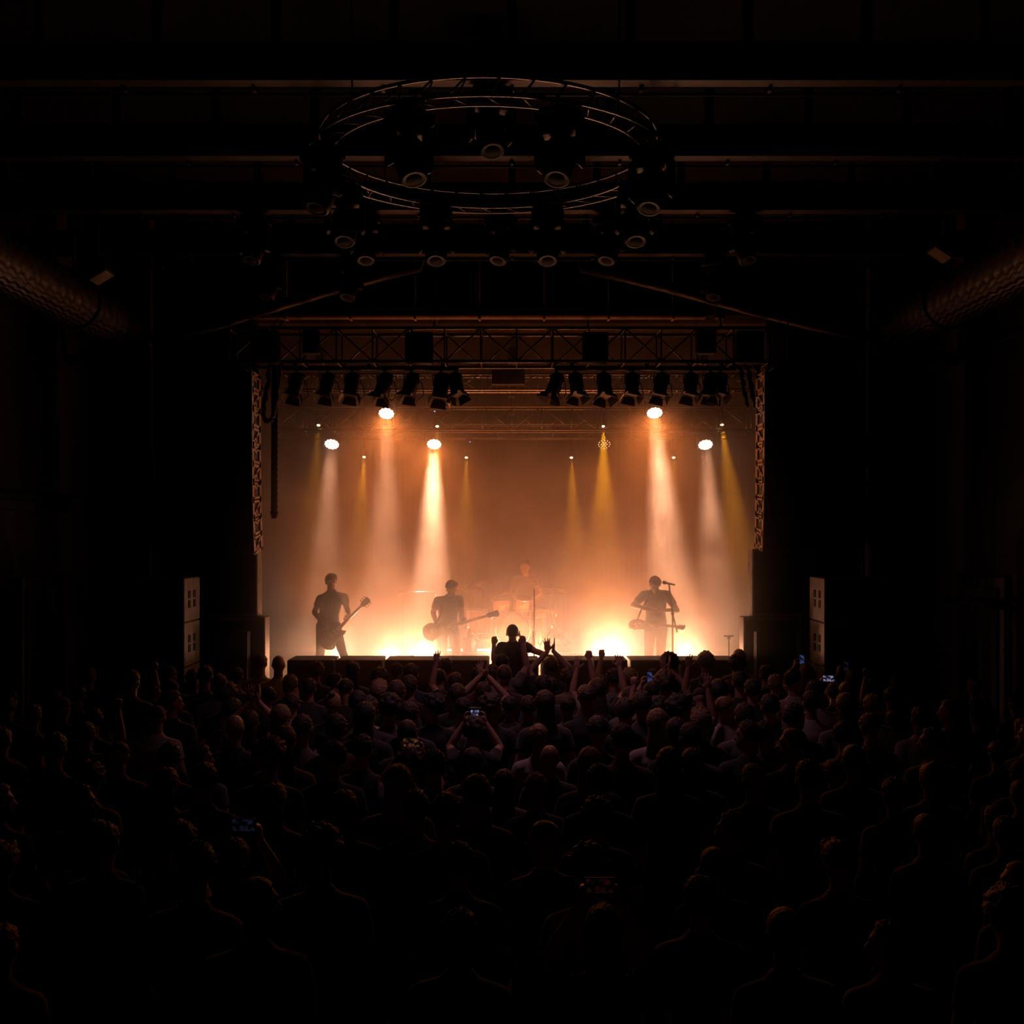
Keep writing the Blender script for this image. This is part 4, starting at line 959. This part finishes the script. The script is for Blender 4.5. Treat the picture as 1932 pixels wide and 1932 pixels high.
# raised arms: (px of hand, top row of hand, pose, mirror)
ARMS=[(986,1190,'point',0),(1040,1205,'clap',0),(1090,1240,'wave',1),(1113,1228,'fist',0),(1137,1226,'fist',1),(1171,1234,'wave',0),(822,1230,'wave',1),(1303,1237,'wave',1),(1262,1240,'clap',0),
(283,1250,'fist',0),(1200,1268,'point',1),(1340,1274,'wave',0),(912,1250,'clap',0),(470,1296,'clap',0),(1643,1262,'fist',1),(210,1320,'fist',0)]
PHONES=[(894,1347,.5,'h','camera'),(770,1407,.5,'h','amber'),(1231,1279,.5,'v','blue'),(1523,1245,.5,'v','blue'),(1576,1281,.5,'h','bright'),(1609,1258,.5,'v','faint'),(437,1571,.5,'h','faint'),(1140,1695,.5,'h','red')]
PL=[]  # x, y, scale, style, pose, mirror, special
def place_top(px,top,ztop_unit,style,pose,mir,off=0.,special=None,y_max=13.62,dmin=.40):
    best=None
    for i in range(25):
        sc=(1.56+.36*i/24)/1.785
        Y=F*(CH-ztop_unit*sc)/(top-HZ)
        if Y>y_max or Y<3.9: continue
        x=(px-966)/F*Y-off*sc
        if abs(x)>W-.5: continue
        d=min([math.hypot(x-a[0],(Y-a[1])*1.15) for a in PL] or [9]); s=min(d,.62)-abs(sc-.975)*.35
        if Y>12.55 and 4.1<abs(x): continue
        if best is None or s>best[0]: best=(s,x,Y,sc,d)
    if best and best[4]>=dmin:
        PL.append((best[1],best[2],best[3],style,pose,mir,special)); return True
    return False
PL.append((base.x,Y5+.0,.9,'short','carrier',0,'carrier'))
for px,top,pose,mir in ARMS:
    hx={'fist':.245,'point':.245,'wave':.245,'clap':0}[pose]; 
    if mir: hx=-hx
    zt_={'fist':2.0,'point':2.06,'wave':2.05,'clap':2.02}[pose]
    place_top(px,top,zt_,rng.choice(['short','short','curly','long']),pose,mir,hx,None,13.6,.36)
for px,py,_,ori,kd in PHONES:
    place_top(px,py,1.83,rng.choice(['short','curly','long']),'phone',0,0,(ori,kd),13.3,.34)
for px,top,st in HEADS:
    r=rng.random(); pose='plain' if r<.62 else 'turn_left' if r<.74 else 'turn_right' if r<.86 else 'bow'
    if st in('long','ponytail','bald'): pose='plain'
    if not place_top(px,top,1.79,st,pose,0,0,None): place_top(px,top,1.79,st,pose,0,0,None,13.62,.33)
# people lost in the dark between them
sty=['short']*7+['curly']*2+['long']*4+['ponytail','bun','quiff','crop','cap','beanie','crop']
cand=[]
yy=4.6; row=0
while yy<13.4:
    xx=-5.6+(row%2)*.28
    while xx<5.7:
        cand.append((xx+rng.uniform(-.13,.13),yy+rng.uniform(-.13,.13))); xx+=.56
    yy+=.56; row+=1
rng.shuffle(cand)
cand.sort(key=lambda c: abs(c[0])/c[1]>.5)
for x,y in cand:
    if len(PL)>=288: break
    if abs(x)/y>.515 or (y>12.3 and abs(x)>4.05): continue
    if y<5.2 and abs(x)<.0: continue
    if min(math.hypot(x-a[0],y-a[1]) for a in PL)<.50: continue
    sc=rng.uniform(.90,1.0); r=rng.random()
    # keep their heads below anything the photo shows lit
    pose='plain' if r<.6 else 'turn_left' if r<.75 else 'turn_right' if r<.9 else 'bow'
    top=HZ+F*(CH-1.79*sc)/y
    if top<1262: sc=(CH-(1266-HZ)*y/F)/1.79
    if sc<.84: continue
    PL.append((x,y,sc,rng.choice(sty),pose,0,None))
# labels: row by row from the stage, counted from the left
NUMW=['first','second','third','fourth','fifth','sixth','seventh','eighth','ninth','tenth','eleventh','twelfth','thirteenth','fourteenth','fifteenth','sixteenth','seventeenth','eighteenth','nineteenth','twentieth']
def numw(i):
    if i<20: return NUMW[i]
    return 'twenty-'+NUMW[i-20] if i<29 else ('thirtieth' if i==29 else 'thirty-'+NUMW[i-30])
order=sorted(range(len(PL)),key=lambda i:-PL[i][1])
hairw={'short':'short-haired','curly':'curly-haired','long':'long-haired','ponytail':'ponytailed','bun':'bun-haired','quiff':'quiff-haired','crop':'crop-haired','bald':'bald','cap':'cap-wearing','beanie':'beanie-wearing'}
posew={'plain':'','turn_left':', face turned left','turn_right':', face turned right','bow':', head bowed','fist':', fist raised','point':', finger pointing up','wave':', open hand raised','clap':', hands clapping overhead','phone':', holding a screen','carrier':', under the raised man'}
rows={}
for i in order:
    b=int((13.7-PL[i][1])/.62); rows.setdefault(b,[]).append(i)
lab={}
for b,ids in rows.items():
    ids.sort(key=lambda i:PL[i][0])
    for k,i in enumerate(ids): lab[i]=(b,k)
shirt_choices=['black','black','charcoal','charcoal','grey','navy','maroon','black','grey','pale']
hc_choices=['black','black','brown','brown','brown','fair']
SCREEN={'camera':mat('camera_screen',(.2,.2,.3),emit=(.45,.5,.95),es=.7),'amber':mat('amber_screen',(.3,.15,.05),emit=(.9,.32,.08),es=.12),'blue':mat('blue_screen',(.1,.1,.2),emit=(.12,.2,.6),es=.3),
 'bright':mat('bright_screen',(.3,.3,.4),emit=(.5,.5,.85),es=.5),'faint':mat('faint_screen',(.02,.02,.03),emit=(.2,.25,.6),es=.03),'red':mat('red_screen',(.2,.05,.05),emit=(.6,.12,.1),es=.02)}
def show_screen(kd):  # a screen shows a dark picture of the stage with its glowing middle
    m=SCREEN[kd]; nt=m.node_tree; b=nt.nodes['Principled BSDF']
    if 'sm' in m: return m
    m['sm']=1; col=tuple(b.inputs['Emission Color'].default_value)
    tc=nt.nodes.new('ShaderNodeTexCoord'); v=nt.nodes.new('ShaderNodeTexVoronoi'); v.inputs['Scale'].default_value=28
    nt.links.new(tc.outputs['Object'],v.inputs['Vector']); r=nt.nodes.new('ShaderNodeValToRGB'); r.color_ramp.elements[0].color=(*col[:3],1); r.color_ramp.elements[0].position=.1; r.color_ramp.elements[1].color=(.01,.01,.03,1); r.color_ramp.elements[1].position=.62
    nt.links.new(v.outputs['Distance'],r.inputs['Fac']); nt.links.new(r.outputs['Color'],b.inputs['Emission Color']); return m
for k in SCREEN: show_screen(k)
for i,(x,y,sc,st,pose,mir,spec) in enumerate(PL):
    b,k=lab[i]; sh=rng.choice(shirt_choices); hr=rng.choice(hc_choices)
    # a few clothes the photo shows clearly
    if st=='bald' and y>12.5: sh='yellow'
    if spec=='carrier': sh='charcoal'
    bd='plain' if pose=='carrier' else pose
    ms,M=BOD[bd]
    L='%s person in %s shirt, %s from left in %s row from stage%s'%(hairw[st],sh,numw(k),numw(b),posew[pose])
    if spec=='carrier': L='short-haired person in charcoal shirt carrying the raised man on the shoulders'
    o=add_person(ms,get_hair(st,bd,i),(x,y,0),L,'crowd watching the stage',sh,hr,rng.uniform(-.12,.12) if pose in('plain','bow','turn_left','turn_right') else 0,sc,SKIN if rng.random()<.8 else SKIN2)
    if spec=='carrier': o['group']='crowd watching the stage'
    if mir: o.scale=(-sc,sc,sc)
    if isinstance(spec,tuple):
        ori,kd=spec; e=empty('camera' if kd=='camera' else 'smartphone',(x,y+.262*sc,1.80*sc))
        wx,hz=(.15,.076) if ori=='h' else (.076,.15)
        if kd=='camera': wx,hz=.125,.09
        bb=MB(); bb.box((0,0,0),(wx,.012 if kd!='camera' else .03,hz),bev=.004)
        bb.build('case',BLACKM,e); s=MB(); s.box((0,-.0075 if kd!='camera' else -.016,0),(wx*.86 if kd!='camera' else wx*.6,.003,hz*.86 if kd!='camera' else hz*.55)); s.build('screen',SCREEN[kd],e)
        if kd=='camera':
            l=MB(); l.lathe([(.028,0),(.03,.04),(.025,.045)],frame((0,.014,0),z=(0,1,0)),16); l.build('lens',BLACKM,e)
        d={'camera':'compact camera with a bright bluish screen held up at the middle of the crowd','amber':'phone with an amber picture held up left of the middle of the crowd','bright':'phone with a bright screen held sideways near the right bass cabinets',
           'blue':'upright phone with a blue screen, %s'%('in front of the singer' if x<2 else 'held high beside the right bass cabinets'),'faint':'phone with a faint bluish screen, %s'%('far to the right of the crowd' if x>0 else 'low at the left rear of the crowd'),'red':'phone with a dull red screen at the rear of the crowd'}[kd]
        tag(e,d,'camera' if kd=='camera' else 'phone')

# ------------------------------------------------------------------ ring truss and moving heads over the crowd
Yr=9.45; R=1.64; zr=6.85
e=empty('ring_truss',(P(922,0,Yr).x,Yr,zr)); e.rotation_euler=(math.radians(2.5),0,0)
m=MB(); N=72
for rr,zz in((R,0),(R-.2,0),(R-.1,.18)):
    pts=[(rr*math.cos(2*math.pi*k/N),rr*math.sin(2*math.pi*k/N),zz) for k in range(N+1)]; m.tube(pts,.017,8,caps=False)
m.build('chord',ALU,e); m=MB()
for k in range(36):
    t=2*math.pi*k/36; t2=t+math.pi/36; c=lambda r,t,z:(r*math.cos(t),r*math.sin(t),z)
    m.tube([c(R,t,0),c(R-.2,t2,0)],.008,5); m.tube([c(R-.2,t,0),c(R-.1,t2,.18)],.008,5); m.tube([c(R,t,0),c(R-.1,t2,.18)],.008,5)
m.build('lacing',ALU,e); m=MB()
for k in range(4):
    t=math.pi/4+math.pi/2*k; m.tube([((R-.1)*math.cos(t),(R-.1)*math.sin(t),.18),((R-.1)*math.cos(t),(R-.1)*math.sin(t),1.14)],.008,6)
m.build('hanging_chain',BLACKM,e)
tag(e,'large circular lighting truss hanging from the roof over the crowd','truss')
def moving_head():
    e=empty('moving_head_light',(0,0,0))
    b=MB(); b.box((0,0,-.06),(.34,.26,.12),bev=.02); b.box((0,0,.02),(.1,.06,.06)); b.build('base',BLACKM,e)
    y=MB()
    for s in(-1,1): y.box((s*.17,0,-.28),(.05,.14,.34),bev=.02)
    y.box((0,0,-.15),(.36,.16,.06),bev=.02); y.build('yoke',BLACKM,e)
    h=MB(); M=frame((0,0,-.36),z=(0,.35,.93)); h.lathe([(.09,-.2),(.11,-.19),(.125,-.05),(.125,.1),(.09,.17),(.03,.18)],M,24); hd=h.build('head',BLACKM,e)
    l=MB(); l.lathe([(.09,-.202),(.1,-.205),(.1,-.19),(.09,-.185)],M,24); l.build('lens_rim',BLACKM,hd)
    l=MB(); l.lathe([(.002,-.21),(.06,-.205),(.088,-.19),(.088,-.185)],M,24); l.build('lens',LENSOFF,hd)
    return e
mh=moving_head(); mk=kids(mh); mk2={k.name:kids(k) for k in mk}
MH=[]
for k in range(8):
    t=2*math.pi*(k+.5)/8; MH.append((P(922,0,Yr).x+(R-.1)*math.cos(t),Yr+(R-.1)*math.sin(t),zr-.05+.044*(R)*math.sin(t),'unlit moving light hanging %s of the ring truss'%('on the right, far side','on the far side, right of its middle','on the far side, left of its middle','on the left, far side','on the left, near side','on the near side, left of its middle','on the near side, right of its middle','on the right, near side')[k]))
MH+= [(P(945,0,12.1).x,12.1,7.2,'unlit moving light under the second roof beam at the middle'),(P(480,0,12.1).x,12.1,7.2,'unlit moving light under the second roof beam at left'),(P(1405,0,12.1).x,12.1,7.2,'unlit moving light under the second roof beam at right'),
 (P(510,0,13.95).x,13.95,7.2,'unlit moving light under the first roof beam at left'),(P(1350,0,13.95).x,13.95,7.2,'unlit moving light under the first roof beam at right'),(P(925,0,8.69).x,8.69,7.2,'unlit moving light under the fourth roof beam at the middle'),
 (P(660,0,13.95).x,13.95,7.2,'unlit moving light under the first roof beam, left of the middle'),(P(1150,0,12.1).x,12.1,7.2,'unlit moving light under the second roof beam, right of the middle'),(P(690,0,12.1).x,12.1,7.2,'unlit moving light under the second roof beam, left of the middle')]
for i,(x,y,z,lb) in enumerate(MH):
    if i==0: o=mh
    else:
        o=mh.copy(); COL.objects.link(o)
        for k in mk:
            c=k.copy(); COL.objects.link(c); c.parent=o
            for g in mk2[k.name]: d=g.copy(); COL.objects.link(d); d.parent=c
    o.location=(x,y,z); o.rotation_euler=(0,0,rng.uniform(-.7,.7)); tag(o,lb,'stage light','moving lights over the crowd')
# small boxes under the roof
for i,(x,y,yy_,w_,lb) in enumerate(((925,236,9.9,.34,'projector with a pale front plate over the middle of the ring truss'),(185,512,12.0,.25,'small pale box speaker tilted near the left duct'),(1780,470,12.0,.25,'small pale box speaker tilted near the right duct'))):
    c=P(x,y,yy_); e=empty('projector' if i==0 else 'box_speaker',c); b=MB(); Mr=Matrix.Rotation((0,-.55,.6)[i],3,'Y'); b.box((0,0,0),(w_,.3,.16),Mr,bev=.01); b.build('housing',CAB,e)
    b=MB(); b.box(Mr@Vector((0,.0,-.085)),(w_*.9,.26,.01),Mr); b.build('front_plate',CABSIDE,e)
    b=MB(); b.tube([(0,.0,.05),(0,0,8.0-c.z)],.012,6); b.build('bracket',BLACKM,e); tag(e,lb,'projector' if i==0 else 'loudspeaker')

# ------------------------------------------------------------------ haze
def haze(name,lo,hi,dens,label,aniso=.35,wisps=0.,fade=False):
    c=[(a+b)/2 for a,b in zip(lo,hi)]; s=[b-a for a,b in zip(lo,hi)]
    m=MB(); m.box((0,0,0),s); mt=bpy.data.materials.new(name); mt.use_nodes=True; nt=mt.node_tree; nt.nodes.clear()
    out=nt.nodes.new('ShaderNodeOutputMaterial'); v=nt.nodes.new('ShaderNodeVolumeScatter'); v.inputs['Color'].default_value=(.96,.93,.9,1)
    v.inputs['Density'].default_value=dens; v.inputs['Anisotropy'].default_value=aniso; nt.links.new(v.outputs[0],out.inputs['Volume'])
    if wisps:
        geo=nt.nodes.new('ShaderNodeNewGeometry'); sx=nt.nodes.new('ShaderNodeSeparateXYZ'); nt.links.new(geo.outputs['Position'],sx.inputs[0])
        gr=nt.nodes.new('ShaderNodeMapRange'); gr.interpolation_type='SMOOTHSTEP'; gr.inputs[1].default_value=1.4; gr.inputs[2].default_value=6.2; gr.inputs[3].default_value=1.6; gr.inputs[4].default_value=.20
        nt.links.new(sx.outputs['Z'],gr.inputs[0])
        tc=nt.nodes.new('ShaderNodeTexCoord'); n=nt.nodes.new('ShaderNodeTexNoise'); n.inputs['Scale'].default_value=1.1; n.inputs['Detail'].default_value=4; n.inputs['Distortion'].default_value=.8
        nt.links.new(tc.outputs['Object'],n.inputs['Vector']); r=nt.nodes.new('ShaderNodeMapRange'); r.inputs[1].default_value=.35; r.inputs[2].default_value=.68; r.inputs[3].default_value=dens*(1-wisps); r.inputs[4].default_value=dens*(1+wisps)
        nt.links.new(n.outputs['Fac'],r.inputs[0]); mu=nt.nodes.new('ShaderNodeMath'); mu.operation='MULTIPLY'; nt.links.new(r.outputs[0],mu.inputs[0]); nt.links.new(gr.outputs[0],mu.inputs[1]); nt.links.new(mu.outputs[0],v.inputs['Density'])
    if fade:
        geo=nt.nodes.new('ShaderNodeNewGeometry'); sx=nt.nodes.new('ShaderNodeSeparateXYZ'); nt.links.new(geo.outputs['Position'],sx.inputs[0]); last=None
        ab=nt.nodes.new('ShaderNodeMath'); ab.operation='ABSOLUTE'; nt.links.new(sx.outputs['X'],ab.inputs[0])
        for sock,a,b in ((ab.outputs[0],3.9,2.2),(sx.outputs['Y'],lo[1],hi[1]),(sx.outputs['Z'],hi[2],hi[2]-2.8)):
            g=nt.nodes.new('ShaderNodeMapRange'); g.interpolation_type='SMOOTHSTEP'; g.inputs[1].default_value=min(a,b); g.inputs[2].default_value=max(a,b)
            g.inputs[3].default_value=0 if a<b else dens**(1/3); g.inputs[4].default_value=dens**(1/3) if a<b else 0; nt.links.new(sock,g.inputs[0])
            if last is None: last=g.outputs[0]
            else:
                mu=nt.nodes.new('ShaderNodeMath'); mu.operation='MULTIPLY'; nt.links.new(last,mu.inputs[0]); nt.links.new(g.outputs[0],mu.inputs[1]); last=mu.outputs[0]
        nt.links.new(last,v.inputs['Density'])
    o=m.build(name,mt,loc=c); return tag(o,label,'haze',kind='stuff')
haze('stage_haze',(-6.1,14.76,1.1),(6.1,21.2,6.75),HAZE_STAGE,'warm theatrical haze filling the stage',.5,.6)
haze('hall_haze',(-3.9,12.2,1.45),(3.9,14.74,5.6),HAZE_HALL,'thin haze drifting off the stage lip',.4,0,True)
